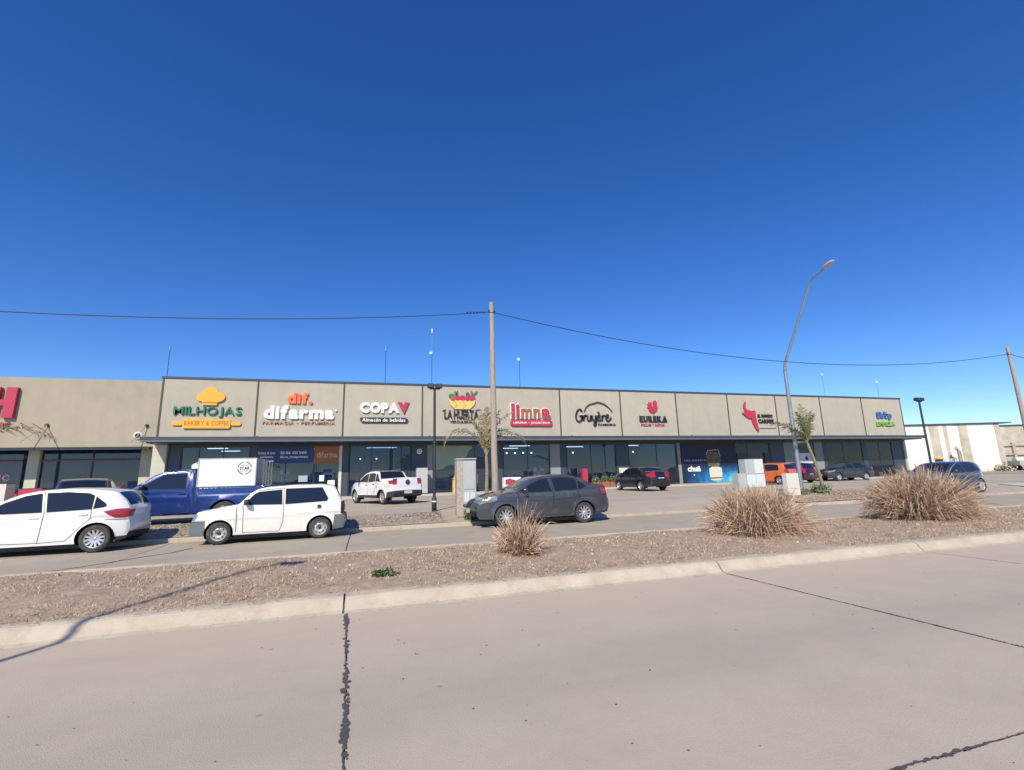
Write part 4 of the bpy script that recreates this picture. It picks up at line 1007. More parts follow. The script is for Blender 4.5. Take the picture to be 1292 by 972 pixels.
def street_lamp(x, y, z, label, flip=1):
    t = empty('street_lamp', (x, y, z), label=label, cat='street lamp', group='bent steel street lamps')
    MB().tube([(0, 0, 0), (0, 0, 3.0), (0, 0, 6.0), (0, -0.06 * flip, 6.3), (0, -1.98 * flip, 9.65), (0, -2.12 * flip, 9.9), (0, -2.3 * flip, 9.98), (0, -2.8 * flip, 10.14)], [0.11, 0.10, 0.08, 0.07, 0.05, 0.045, 0.04, 0.035], 12).build('pole', M['galv'], t)
    MB().lathe([(0.16, 0.0), (0.16, 0.03), (0.12, 0.12)], 'z', 12).build('base_plate', M['galv'], t)
    hd = MB()
    prof = [(0, 0.05), (0.12, 0.11), (0.32, 0.14), (0.52, 0.11), (0.62, 0.03)]
    vs = []; fs = []
    for (d, r_) in prof:
        c = Vector((0, (-2.75 - d) * flip, 10.14 + d * 0.32))
        for j in range(10):
            a_ = 2 * math.pi * j / 10
            vs.append((c.x + r_ * 1.3 * math.cos(a_), c.y, c.z + r_ * 0.55 * math.sin(a_)))
    for i in range(4):
        for j in range(10): fs.append((i * 10 + j, i * 10 + (j + 1) % 10, (i + 1) * 10 + (j + 1) % 10, (i + 1) * 10 + j))
    fs += [tuple(range(10)), tuple(range(40, 50))]
    hd.add(vs, fs, 0, True).build('lamp_head', M['cab'], t)
    return t
street_lamp(19.85, 18.0, 0.42, 'tall bent steel street lamp in front of the blank fascia panel')
# the lamp behind the camera whose shadow falls over the kerb and median
t = empty('street_lamp', (-6.60, -0.15, -0.1), label='grey street lamp standing behind the viewer, seen by its shadow over the kerb', cat='street lamp')
MB().tube([(0, 0, 0), (0, 0, 9.4)], [0.05, 0.036], 12).build('pole', M['galv'], t)
MB().tube([(0, 0, 9.35), (0.25, 0.25, 9.5)], 0.05, 8).build('arm', M['galv'], t)
MB().box(0.15, 0.55, 0.1, 0.4, 9.46, 9.6).build('lamp_head', M['cab'], t)

def mast(x, y, z1, dish, label, tall=0.0):
    t = empty('antenna_mast', (x, y, 4.8), label=label, cat='antenna', group='antenna masts on the shop roof')
    MB().tube([(0, 0, 0), (0, 0, z1 - 4.8)], 0.022, 6).build('mast', M['black'] if dish < 2 else M['galv'], t)
    if dish == 0: MB().tube([(-0.0, 0, z1 - 4.95), (0.0, 0, z1 - 4.6)], 0.05, 6).build('antenna', M['galv'], t)
    else: MB().lathe([(0.001, 0.08), (0.08, 0.05), (0.13, -0.02), (0.12, -0.025), (0.001, 0.06)], 'y', 14, c=(-0.10, -0.08, z1 - 4.85)).build('dish', M['cabdoor'], t)
    if tall:
        MB().tube([(0, 0, z1 - 4.8), (0, 0, tall - 4.8)], 0.012, 5).build('whip', M['galv'], t)
        MB().tube([(0, 0, tall - 5.1), (0, 0, tall - 4.75)], 0.05, 6).build('antenna', M['swhite'], t)
mast(-13.75, 37.9, 11.1, 0, 'thin antenna mast by the building step at the left end of the roof')
mast(1.09, 38, 11.9, 0, 'thin antenna mast above the drinks sign')
mast(4.79, 38, 11.8, 1, 'tall antenna mast with a small dish behind the twin lamp post', 13.8)
mast(12.39, 38, 11.6, 1, 'mast with a small white dish above the limna sign')
mast(46.98, 38, 11.5, 2, 'thin mast with a white dish right of the street lamp head')
mast(50.6, 35.0, 10.2, 2, 'thin mast with a white dish above the last fascia panel')

# ---------------------------------------------------------------- cabinets
t = empty('electrical_cabinet', (3.32, 16.25, 0.28), R(0), label='tall grey electrical cabinet on a stone flanked plinth left of the dark grey sedan', cat='cabinet')
box('pillar', -0.42, -0.22, -0.12, 0.3, 0, 1.9, M['stone'], t)
box('plinth', -0.21, 0.22, -0.10, 0.28, 0, 0.36, M['stone'], t)
box('body', -0.215, 0.24, -0.14, 0.3, 0.362, 1.86, M['cab'], t)
box('top_cover', -0.44, 0.26, -0.16, 0.32, 1.902, 1.94, M['cab'], t)
d = box('door', -0.17, 0.20, -0.155, -0.141, 0.9, 1.78, M['cab'], t)
for x in (-0.16, 0.03): box('meter_window', x, x + 0.16, -0.165, -0.1415, 0.46, 0.78, M['cabdoor'], t)
box('base_trim', -0.216, 0.242, -0.17, -0.141, 0.364, 0.40, M['frame'], t)
def cabs(x, y, z, label):
    t = empty('meter_cabinet', (x, y, z), label=label, cat='cabinet')
    return t
t = cabs(17.05, 17.9, 0.42, 'group of pale grey meter boxes behind the middle grass clump')
box('plinth', -0.95, 0.75, -0.02, 0.4, 0.0, 0.34, M['stone'], t)
box('small_box', -0.92, -0.48, -0.03, 0.35, 0.342, 0.98, M['cab'], t)
box('upper_box', -0.47, 0.55, -0.05, 0.35, 0.945, 1.62, M['cab'], t)
box('upper_door', 0.05, 0.53, -0.065, -0.051, 0.96, 1.6, M['cabdoor'], t)
for x in (-0.45, 0.07): box('lower_box', x, x + 0.50, -0.05, 0.35, 0.344, 0.93, M['cabdoor'], t)
t = empty('cement_cabinet', (18.2, 17.0, 0.40), label='cream cement meter slab standing left of the bent lamp pole', cat='cabinet')
box('body', -0.34, 0.34, -0.12, 0.12, 0.0, 0.95, M['pale'], t)
box('front_plate', -0.26, 0.26, -0.14, -0.121, 0.3, 0.85, M['pale'], t)

# ---------------------------------------------------------------- vegetation
def palm(x, y, z, trunk, crown, fronds, tm, fm, seed, label, rad=0.09):
    """fronds: list of (azimuth, start elevation, length, droop)"""
    r = random.Random(seed)
    t = empty('palm_tree', (x, y, z), label=label, cat='palm tree')
    tp = smooth3(trunk)
    n = len(tp)
    MB().tube(tp, [rad * (1.15 - 0.4 * i / n) * (1 + 0.08 * (i % 2)) for i in range(n)], 10).build('trunk', tm, t)
    c = Vector(tp[-1])
    for (az, el, ln, dr) in fronds:
        mb = MB(); P = []; p = c.copy(); a = R(az); e_ = R(el); N = 22
        for k in range(N + 1):
            P.append(p.copy())
            e_k = e_ - R(dr) * (k / N) ** 1.5
            p = p + Vector((math.cos(a) * math.cos(e_k), math.sin(a) * math.cos(e_k), math.sin(e_k))) * (ln / N)
        mb.tube(P, [0.022 * (1 - 0.8 * k / N) for k in range(N + 1)], 5)
        for k in range(3, N + 1):
            tt = (P[min(k + 1, N)] - P[max(k - 1, 0)]).normalized()
            sd = tt.cross(Vector((0, 0, 1)))
            if sd.length < 0.1: sd = Vector((-math.sin(a), math.cos(a), 0))
            sd.normalize(); up = sd.cross(tt)
            ll = ln * 0.28 * math.sin(math.pi * (0.12 + 0.83 * k / N)) 
            for s_ in (-1, 1):
                for rep in range(2):
                    q0 = P[k] + tt * r.uniform(-0.03, 0.03)
                    dd = (sd * s_ * r.uniform(0.35, 0.9) + tt * r.uniform(0.5, 1.0) + up * r.uniform(-0.1, 0.4)).normalized()
                    l = ll * r.uniform(0.7, 1.15)
                    q1 = q0 + dd * l * 0.5; q2 = q0 + dd * l + Vector((0, 0, -l * r.uniform(0.2, 0.55)))
                    w_ = tt * 0.021
                    mb.add([q0 - w_, q0 + w_, q1 + w_ * 0.9, q1 - w_ * 0.9, q2], [(0, 1, 2, 3), (3, 2, 4)], 0)
        mb.build('frond', fm, t)
    return t
def smooth3(pts, n=4):
    out = []; P = [Vector(pts[0])] + [Vector(p) for p in pts] + [Vector(pts[-1])]
    for i in range(1, len(P) - 2):
        for k in range(n):
            t_ = k / n; a, b, c, d = P[i - 1:i + 3]
            out.append(0.5 * (2 * b + (c - a) * t_ + (2 * a - 5 * b + 4 * c - d) * t_ * t_ + (3 * b - a - 3 * c + d) * t_ ** 3))
    out.append(P[-1]); return out
palm(4.47, 18.3, 0.42, [(0, 0, -0.1), (0.0, 0, 0.7), (0.02, 0, 1.4), (0.0, 0, 1.95)], None,
     [(182, 72, 2.5, 165), (176, 82, 2.1, 70), (168, 80, 1.9, 35), (2, 68, 2.25, 140), (358, 80, 2.2, 60), (12, 84, 2.0, 35), (95, 84, 2.0, 30), (262, 85, 2.0, 40), (30, 76, 2.0, 110)],
     M['palmtrunk'], M['frond_dry'], 3, 'slim palm with dry yellowish fronds rising behind the wooden pole', 0.07)
palm(20.75, 17.6, 0.42, [(0, 0, -0.1), (-0.1, 0, 0.7), (-0.32, 0, 1.5), (-0.52, 0, 2.1), (-0.56, 0, 2.3)], None,
     [(60, 88, 2.0, 22), (0, 86, 1.7, 35), (20, 74, 1.2, 80), (180, 86, 1.6, 35), (183, 42, 2.4, 46), (178, 62, 1.2, 70), (90, 84, 1.4, 50), (270, 84, 1.5, 45), (172, 20, 0.8, 60)],
     M['palmtrunk'], M['frond_green'], 5, 'leaning young palm with green crown right of the bent street lamp', 0.07)
palm(-11.3, 16.2, 0.30, [(0, 0, -0.1), (0.1, 0, 0.9), (0.2, 0, 1.6), (0.22, 0, 2.15)], None,
     [(0, 40, 3.0, 82), (20, 62, 1.7, 90), (180, 50, 2.3, 80), (250, 60, 2.0, 80), (60, 70, 2.0, 70), (120, 64, 2.0, 80), (355, 8, 1.4, 60), (200, 30, 1.8, 70)],
     M['palmtrunk'], M['frond_dry'], 8, 'palm at the left edge with one long drooping frond before the market', 0.12)

def grass_clump(x, y, z, rad, h, n, seed, label, lean=(0, 0)):
    r = random.Random(seed); mb = MB()
    vs = []; fs = []; ms = []
    tufts = []
    for _ in range(max(4, int(rad * 16))):
        q_ = r.uniform(0, 6.28); d_ = rad * 0.42 * math.sqrt(r.random())
        tufts.append((Vector((d_ * math.cos(q_), d_ * math.sin(q_), 0)), r.uniform(0.68, 1.12), r.gauss(0, 0.12), r.gauss(0, 0.12)))
    for i in range(n):
        a = r.uniform(0, 2 * math.pi); u = math.sqrt(r.random())
        tf = tufts[r.randrange(len(tufts))]
        b0 = tf[0] + Vector((math.cos(a), math.sin(a), 0)) * 0.05 * u
        tilt = r.uniform(0.03, 1.0) ** 0.75 * R(86)
        aa = a + r.gauss(0, 0.35)
        d = Vector((math.cos(aa) * math.sin(tilt) + lean[0] + tf[2], math.sin(aa) * math.sin(tilt) + lean[1] + tf[3], math.cos(tilt))).normalized()
        L_ = (rad * math.sin(tilt) ** 2 + h * math.cos(tilt) ** 1.2 * 1.02) * r.choice((r.uniform(0.3, 0.7), r.uniform(0.65, 1.05), r.uniform(0.75, 1.12))) * tf[1]
        L_ = max(L_, 0.22)
        wv = r.uniform(0.0035, 0.008)
        sd = d.cross(Vector((r.gauss(0, 1), r.gauss(0, 1), 0.4))).normalized() * wv
        kk = r.uniform(0.02, 0.34) * L_
        p1 = b0 + d * L_ * 0.4 + Vector((0, 0, kk * 0.5)); p2 = b0 + d * L_ * 0.75 + Vector((0, 0, kk * 0.4)); p3 = b0 + d * L_ * r.uniform(0.9, 1.0) - Vector((0, 0, kk * r.uniform(-0.3, 1.6))) + Vector((r.gauss(0, .03), r.gauss(0, .03), 0)) * L_
        for p in (p1, p2, p3): p.z = max(p.z, 0.02)
        bse = len(vs)
        vs += [b0 - sd, b0 + sd, p1 + sd * 1.2, p1 - sd * 1.2, p2 + sd, p2 - sd, p3]
        fs += [(bse, bse + 1, bse + 2, bse + 3), (bse + 3, bse + 2, bse + 4, bse + 5), (bse + 5, bse + 4, bse + 6)]
        k = r.choice((0, 0, 1, 1, 1, 2)) if tilt < 1.2 else r.choice((0, 1, 1, 0, 0))
        ms += [k] * 3
    mb.add(vs, fs, 0); mb.m = ms
    t = empty('grass_clump', (x, y, z), label=label, cat='grass clump')
    mb.build('blades', [M['straw'], M['straw2'], M['straw_green']], t)
    lt = MB()
    for i in range(int(500 * rad)):
        a = r.uniform(0, 6.28); q_ = rad * r.uniform(0.3, 1.25); l = r.uniform(0.08, 0.3); c_ = r.uniform(0, 6.28)
        p = Vector((q_ * math.cos(a), q_ * math.sin(a), r.uniform(0.0, 0.05))); dd = Vector((math.cos(c_), math.sin(c_), r.uniform(0, 0.25))) * l; sd = Vector((-math.sin(c_), math.cos(c_), 0)) * 0.005
        lt.add([p - sd, p + sd, p + dd], [(0, 1, 2)])
    lt.build('fallen_thatch', M['straw'], t, kind='stuff')
    # thatch heart and a few taller culms
    th = MB()
    for i in range(int(n * 0.02)):
        a = r.uniform(0, 6.28); tl = r.uniform(0, 0.6)
        d = Vector((math.cos(a) * math.sin(tl) + lean[0], math.sin(a) * math.sin(tl) + lean[1], math.cos(tl))).normalized()
        th.tube([Vector((0, 0, 0)), d * h * 0.6, d * h * r.uniform(0.95, 1.18) + Vector((0.05 * math.cos(a), 0, 0))], [0.004, 0.003, 0.0015], 3, cap=False)
    th.build('culms', M['straw2'], t)
    return t
grass_clump(8.32, 8.72, 0.17, 0.98, 1.0, 7600, 11, 'wide dry ornamental grass clump on the median, middle of the three')
grass_clump(14.05, 9.05, 0.17, 1.22, 1.30, 9500, 12, 'largest dry ornamental grass clump on the median, nearest the right edge')
grass_clump(2.68, 8.65, 0.17, 0.36, 0.86, 1500, 13, 'small wind blown dry grass clump on the median before the dark grey sedan', (0.12, 0))
leafy('weed', 0.28, 7.75, 0.15, 0.24, 0.09, 900, ['green'], 21, 'low patch of green weeds on the median near the kerb', 'weeds', 0.05, None, 0.13)
leafy('shrub', 3.35, 15.75, 0.24, 0.36, 0.55, 900, ['sage', 'green'], 22, 'grey green shrub at the foot of the tall electrical cabinet', 'shrub', 0.09)
leafy('shrub', 20.1, 17.25, 0.43, 0.62, 0.5, 1100, ['sage', 'green'], 23, 'grey green shrub at the foot of the bent street lamp', 'shrub', 0.1)
leafy('shrub', 18.95, 17.1, 0.42, 0.35, 0.32, 500, ['sage'], 24, 'small sage shrub right of the cream cement slab', 'shrub', 0.09)

# dry turf: countless short blades and litter on the median and the verge
def turf(name, x0, x1, y0, y1, n, hf, seed, mts, hmin, hmax, label, lay=1.2, wid=0.006):
    r = random.Random(seed); vs = []; fs = []; ms = []
    for i in range(n):
        u = r.random()
        x = x0 + (x1 - x0) * u; y = r.uniform(y0, y1)
        # patchy cover
        c = math.sin(1.7 * x + 0.6 * y) + math.sin(3.1 * y - 0.9 * x + 2) + 0.7 * math.sin(6.3 * x + 4.1 * y)
        if c < r.uniform(-1.9, 1.3): continue
        z = hf(x, y) - 0.006
        a = r.uniform(0, 6.28); el = r.uniform(0.05, lay)
        L_ = r.uniform(hmin, hmax)
        d = Vector((math.cos(a) * math.cos(el), math.sin(a) * math.cos(el), math.sin(el)))
        s_ = Vector((-math.sin(a), math.cos(a), 0)) * wid * r.uniform(0.5, 1.2)
        b = Vector((x, y, z + (0.012 if el < 0.3 else 0)))
        k = len(vs); vs += [b - s_, b + s_, b + d * L_]; fs.append((k, k + 1, k + 2)); ms.append(r.randrange(len(mts)))
    mb = MB(); mb.add(vs, fs); mb.m = ms
    return mb.build(name, [M[q] for q in mts], None, label=label, cat='dry grass', kind='stuff')
turf('dry_turf', -9, 20, 6.87, 10.42, 150000, mheight, 31, ['litter', 'litter2', 'litter', 'straw', 'straw2'], 0.02, 0.085, 'short dry trodden grass covering the median strip', 0.9)
turf('gutter_litter', -6, 20, 6.30, 6.60, 1500, lambda x, y: 0.012 + max(0, y - 6.5) * 0.4, 36, ['litter2', 'litter'], 0.008, 0.035, 'dust crumbs and straw bits lying in the gutter of the near kerb', 0.3, 0.005)
turf('kerb_straw', -6, 20, 6.70, 6.87, 2600, lambda x, y: 0.166, 37, ['litter', 'straw', 'litter2'], 0.02, 0.10, 'dry straw spilling over the top of the near kerb', 0.4)
rs = random.Random(77); sm_ = MB()
for _ in range(420):
    x, y = rs.uniform(-8, 22), rs.uniform(6.95, 10.4); q_ = rs.uniform(0.008, 0.035) * (1.6 if rs.random() < 0.06 else 1)
    z = mheight(x, y)
    pts_ = [(x + q_ * rs.uniform(0.7, 1.3) * math.cos(k * 1.047), y + q_ * rs.uniform(0.7, 1.3) * math.sin(k * 1.047), z - 0.01) for k in range(6)]
    top_ = [(x + (a - x) * 0.6, y + (b - y) * 0.6, z + q_ * 0.7) for a, b, c in pts_]
    sm_.add(pts_ + top_, [(k, (k + 1) % 6, 6 + (k + 1) % 6, 6 + k) for k in range(6)] + [(6, 7, 8, 9, 10, 11)])
sm_.build('median_stones', M['stone'], None, kind='stuff', label='small pale stones and clods strewn over the median', cat='stones')
turf('dry_turf', 20, 34, 6.87, 10.42, 20000, mheight, 32, ['litter', 'litter2', 'straw'], 0.03, 0.09, 'short dry grass on the far right end of the median', 0.9, 0.01)
turf('verge_gravel', -10, 2.4, 15.4, 17.25, 16000, lambda x, y: lz(y) + 0.035, 33, ['litter2', 'litter', 'pale'], 0.03, 0.09, 'gravel and dry litter on the verge behind the white hatchbacks', 0.5, 0.02)
turf('island_litter', 16.9, 22.5, 15.5, 17.8, 7000, lambda x, y: lz(y) + 0.05, 34, ['litter2', 'litter'], 0.03, 0.1, 'dry litter on the planted island below the bent lamp', 0.6, 0.02)

# ---------------------------------------------------------------- vehicles
def paint(name, col, metal=0.0, dust=0.15):
    return mat(name, col, 0.28, metal=metal, coat=0.8, spec=0.5, dirt=(tuple(0.5 * c + 0.5 * d for c, d in zip(col, (0.45, 0.39, 0.32))), 2.2, 0.55, 0.9) if dust else None)
V = dict(
    glass=mat('car_glass', (0.012, 0.014, 0.016), 0.04, spec=0.9),
    glass_pale=mat('car_glass_pale', (0.07, 0.09, 0.10), 0.05, spec=0.9),
    tyre=mat('tyre_rubber', (0.035, 0.034, 0.033), 0.85, var=0.3, scale=6, dirt=((0.13, 0.115, 0.10), 5, 0.45, 0.8)),
    alloy=mat('alloy', (0.62, 0.63, 0.65), 0.3, metal=0.7),
    steel=mat('steel_wheel', (0.45, 0.45, 0.44), 0.45, metal=0.3, var=0.2, scale=9),
    dark=mat('dark_plastic', (0.035, 0.036, 0.04), 0.55),
    greypl=mat('grey_plastic', (0.13, 0.14, 0.15), 0.6),
    gap=mat('panel_gap', (0.012, 0.012, 0.012), 0.8),
    lamp=mat('headlamp', (0.35, 0.37, 0.39), 0.12, coat=1.0, metal=0.6),
    tail=mat('tail_lamp', (0.35, 0.015, 0.02), 0.15, coat=1.0),
    plate=mat('number_plate', (0.55, 0.57, 0.58), 0.5),
    chrome=mat('chrome', (0.7, 0.7, 0.72), 0.12, metal=1.0),
)
def pip(x, y, poly):
    c = False; n = len(poly); j = n - 1
    for i in range(n):
        xi, yi = poly[i]; xj, yj = poly[j]
        if (yi > y) != (yj > y) and x < (xj - xi) * (y - yi) / (yj - yi) + xi: c = not c
        j = i
    return c
def ribbon(pts, wd, closed=False):
    if closed: pts = pts + [pts[0], pts[1]]
    out = []
    for a, b in zip(pts[:-1], pts[1:]):
        dx, dz = b[0] - a[0], b[1] - a[1]; l = math.hypot(dx, dz) or 1
        nx, nz = -dz / l * wd / 2, dx / l * wd / 2; ex, ez = dx / l * wd / 2, dz / l * wd / 2
        out.append([(a[0] + nx - ex, a[1] + nz - ez), (b[0] + nx + ex, b[1] + nz + ez), (b[0] - nx + ex, b[1] - nz + ez), (a[0] - nx - ex, a[1] - nz - ez)])
    return out
def seg_dist(px, pz, P):
    best = 9
    for (x0, z0), (x1, z1) in zip(P[:-1], P[1:]):
        dx, dz = x1 - x0, z1 - z0; L2 = dx * dx + dz * dz or 1e-9
        t = max(0, min(1, ((px - x0) * dx + (pz - z0) * dz) / L2))
        best = min(best, math.hypot(px - x0 - t * dx, pz - z0 - t * dz))
    return best

def vehicle(spec, name, label, cat, loc, heading, body_mat, rim='alloy', group=None, grid=0.09, opts=()):
    """spec: profile (front to rear), wheels, zones. Local x forward, y left, z up."""
    t = empty(name, loc, heading, label=label, cat=cat, group=group)
    P0 = spec['profile']; Wd = spec['width'] / 2; fx, rx = spec['axles']; wr = spec['wheel_r']; ar = spec.get('arch_r', wr + 0.055)
    belt = spec['belt']; sill = spec.get('sill', 0.2)
    # dense profile
    P = [P0[0]]
    for a, b in zip(P0[:-1], P0[1:]):
        l = math.hypot(b[0] - a[0], b[1] - a[1]); n = max(1, int(l / (grid * 1.2)))
        for k in range(1, n + 1): P.append((a[0] + (b[0] - a[0]) * k / n, a[1] + (b[1] - a[1]) * k / n))
    def arch(cx):
        a0 = math.asin((sill - wr) / ar) if abs(sill - wr) < ar else -1
        a_s = a0 + 2 * math.pi; e_ = math.pi - a0
        return [(cx + ar * math.cos(u), wr + ar * math.sin(u)) for u in [math.pi - a0 + (a0 * 2 - math.pi) * k / 14 for k in range(15)]]
    bottom = [(P[-1][0] + 0.02, sill)] if abs(P[-1][1] - sill) > 0.02 else []
    outline = P + arch(rx) + arch(fx)
    xc = (P[0][0] + P[-1][0]) / 2; Lh = max(p[0] for p in P) - min(p[0] for p in P)
    xmin, xmax = min(p[0] for p in P), max(p[0] for p in P); xc = (xmin + xmax) / 2; Lh /= 2
    tum = spec.get('tumble', 0.30); pf, pr = spec.get('plan', (0.20, 0.13))
    rr = 0.05
    def hw(x, z):
        u = (x - xc) / Lh
        w_ = Wd * (1 - (pf if u > 0 else pr) * abs(u) ** 5 - 0.03 * u * u)
        if z > belt: w_ -= tum * 1.08 * (z - belt) ** 2 / (z - belt + 0.06)
        else:
            q = (belt - z) / belt
            w_ += 0.012 * math.sin(q * math.pi) - 0.10 * max(0, q - 0.62) ** 1.2
        for cx in (fx, rx):      # wheel arch lip
            d = math.hypot(x - cx, z - wr)
            if d < ar + 0.09 and z < belt: w_ += spec.get('flare', 0.018) * (1 - max(0, d - ar) / 0.09)
        cz = spec.get('crease')
        if cz is not None: w_ += 0.016 * math.exp(-((z - cz - 0.04 * -u) / 0.035) ** 2)
        d = seg_dist(x, z, P)
        if d < rr: k = 1 - d / rr; w_ -= rr * 0.75 * (1 - math.sqrt(max(0, 1 - k * k)))
        return w_
    # ---- side sheets
    V2 = [Vector(p) for p in outline]; E2 = [(i, (i + 1) % len(outline)) for i in range(len(outline))]
    zones = spec['zones']
    def addpoly(pl):
        b = len(V2); V2.extend(Vector(p) for p in pl); E2.extend((b + i, b + (i + 1) % len(pl)) for i in range(len(pl)))
    rib = []
    for z in zones:
        if z.get('side', True): addpoly(z['poly'])
        if z.get('rim'): rib += ribbon(z['poly'], z['rim'], True)
    for sm_ in spec.get('seams', []): rib += ribbon(sm_, 0.014)
    for q in rib: addpoly(q)
    xg = xmin
    while xg < xmax:
        zg = sill + grid * 0.5
        while zg < 2.2:
            if pip(xg, zg, outline) and seg_dist(xg, zg, P) > 0.02: V2.append(Vector((xg, zg)))
            zg += grid
        xg += grid
    for d_ in (0.02, 0.05):       # extra rows that carry the rounding of the edge
        for i in range(1, len(P) - 1):
            dx, dz = P[i + 1][0] - P[i - 1][0], P[i + 1][1] - P[i - 1][1]; l = math.hypot(dx, dz) or 1
            q = (P[i][0] - dz / l * -d_ * -1, P[i][1] + dx / l * d_)
            for s_ in (1, -1):
                q = (P[i][0] - dz / l * d_ * s_, P[i][1] + dx / l * d_ * s_)
                if pip(q[0], q[1], outline): V2.append(Vector(q)); break
    res = delaunay_2d_cdt(V2, E2, [], 0, 1e-5, False)
    cv, cf = res[0], res[2]
    parts = {}; nrm = {}
    def kkey(v): return (round(v[0], 3), round(v[1], 3), round(v[2], 3))
    def put(key, vs, smooth_=True):
        parts.setdefault(key, []).append(vs)
    def classify(x, z, u):
        for zn in zones:
            if (u >= 1 or zn['part'] != 'side_window') and zn.get('u', (0.0, 1.0))[0] <= u <= zn.get('u', (0.0, 1.0))[1] and (u < 1 or zn.get('side', True)) and pip(x, z, zn['poly']):
                if u >= 1 and zn.get('rim') and any(pip(x, z, q) for q in rib): return ('seam',)
                return (zn['part'], zn['mat'], zn.get('of'))
        return None
    for f in cf:
        c = (cv[f[0]] + cv[f[1]] + cv[f[2]]) / 3
        if not pip(c.x, c.y, outline): continue
        for s_ in (1, -1):
            k = classify(c.x, c.y, 1.0)
            if k is None or k == ('seam',):
                isr = any(pip(c.x, c.y, q) for q in rib)
                dr = None
                for i, dp in enumerate(spec.get('doors', [])):
                    if pip(c.x, c.y, dp): dr = i
                if isr: k = ('body', 'gap', None)
                elif dr is not None: k = ('door', 'BODY', (dr, s_))
                else: k = ('body', 'BODY', None)
            elif k[0] == 'side_window':
                di = None
                for i, dp in enumerate(spec.get('doors', [])):
                    if pip(c.x, c.y, dp): di = i
                cxw = [i for i, zn in enumerate(zones) if zn['part'] == 'side_window' and pip(c.x, c.y, zn['poly'])][0]
                k = ('side_window', k[1], (cxw, s_, di))
            elif k[0] not in ('body', 'bumper', 'bed_cover'): k = (k[0], k[1], s_)
            vs = []
            for i in f:
                x_, z_ = cv[i].x, cv[i].y
                h0 = hw(x_, z_); v_ = (x_, s_ * h0, z_); vs.append(v_)
                e1 = 0.012
                gx = (hw(x_ + e1, z_) - hw(x_ - e1, z_)) / (2 * e1); gz = (hw(x_, z_ + e1) - hw(x_, z_ - e1)) / (2 * e1)
                nrm.setdefault(kkey(v_), []).append(Vector((-gx, s_, -gz)).normalized())
            put(k, vs)
    # ---- strip across the car
    us = sorted(set([-1, -.965, -.93, -.88, -.72, -.5, -.25, 0, .25, .5, .72, .88, .93, .965, 1]))
    bulge = spec.get('bulge', lambda x, z: 0.03)
    rows = []
    for i, (x, z) in enumerate(P):
        a = P[max(0, i - 1)]; b = P[min(len(P) - 1, i + 1)]
        dx, dz = b[0] - a[0], b[1] - a[1]; l = math.hypot(dx, dz) or 1
        nx, nz = dz / l * 1, -dx / l * 1
        # outward: profile runs front(+x) over the top to the rear
        if nz < -0.2 or (abs(nz) <= 0.2 and nx * (x - xc) < 0): nx, nz = -nx, -nz
        row = []
        w_ = hw(x, z); bg = bulge(x, z)
        for u in us:
            k = (1 - abs(u) ** 2.4)
            row.append((x + nx * bg * k, u * w_, z + nz * bg * k * (0.35 if z < 0.3 else 1)))
        rows.append(row)
    for i in range(len(P)):
        for j in range(len(us)):
            a = Vector(rows[min(i + 1, len(P) - 1)][j]) - Vector(rows[max(i - 1, 0)][j])
            b = Vector(rows[i][min(j + 1, len(us) - 1)]) - Vector(rows[i][max(j - 1, 0)])
            n_ = a.cross(b)
            if n_.length < 1e-9: continue
            n_.normalize()
            if n_.dot(Vector((rows[i][j][0] - xc, 0, rows[i][j][2] - 0.6))) < 0: n_ = -n_
            nrm.setdefault(kkey(rows[i][j]), []).append(n_)
    for i in range(len(P) - 1):
        mx, mz = (P[i][0] + P[i + 1][0]) / 2, (P[i][1] + P[i + 1][1]) / 2
        for j in range(len(us) - 1):
            um = (us[j] + us[j + 1]) / 2
            k = classify(mx, mz, abs(um)) or ('body', 'BODY', None)
            if k[0] in ('headlight', 'tail_light', 'fog_light'): k = (k[0], k[1], 1 if um > 0 else -1)
            put(k, [rows[i][j], rows[i][j + 1], rows[i + 1][j + 1], rows[i + 1][j]])
    # ---- build the parts
    groups = {}
    for k, fl in parts.items():
        if k[0] == 'body': kk = ('body',)
        elif k[0] == 'door': kk = ('door', k[2])
        else: kk = (k[0], k[2])
        groups.setdefault(kk, []).append((k[1], fl))
    mats = {'BODY': body_mat}
    door_obj = {}
    def mk(nm, lst, parent):
        bm = bmesh.new(); ml = []; cache = {}; vn = []
        for mk_, fl in lst:
            m_ = body_mat if mk_ == 'BODY' else V[mk_]
            if m_ not in ml: ml.append(m_)
            mi = ml.index(m_)
            for vs in fl:
                q = []
                for v in vs:
                    key = kkey(v)
                    if key not in cache:
                        cache[key] = bm.verts.new(v); ns_l = [Vector((-0.03, 1 if v[1] > 0 else -1, tum * 0.9))] if nm == 'side_window' else nrm.get(key)
                        vn.append(sum(ns_l, Vector()).normalized() if ns_l else Vector((0, 0, 1)))
                    if cache[key] not in q: q.append(cache[key])
                if len(q) > 2:
                    try: f = bm.faces.new(q); f.material_index = mi; f.smooth = True
                    except ValueError: pass
        bm.verts.index_update(); bm.normal_update()
        for f in bm.faces:
            if f.normal.dot(sum((vn[v.index] for v in f.verts), Vector())) < 0: f.normal_flip()
        me = bpy.data.meshes.new(nm); bm.to_mesh(me); bm.free()
        me.normals_split_custom_set_from_vertices([tuple(v) for v in vn])
        for m_ in ml: me.materials.append(m_)
        o = bpy.data.objects.new(nm, me); COL.objects.link(o)
        if parent: o.parent = parent
        return o
    for kk, lst in sorted(groups.items(), key=lambda q: (0 if q[0][0] == 'door' else 1, str(q[0]))):
        if kk[0] == 'door': door_obj[kk[1]] = mk('door', lst, t)
    for kk, lst in groups.items():
        if kk[0] == 'door': continue
        if kk[0] == 'side_window':
            ci, s_, di = kk[1]; mk('side_window', lst, door_obj.get((di, s_), t))
        else: mk(kk[0], lst, t)
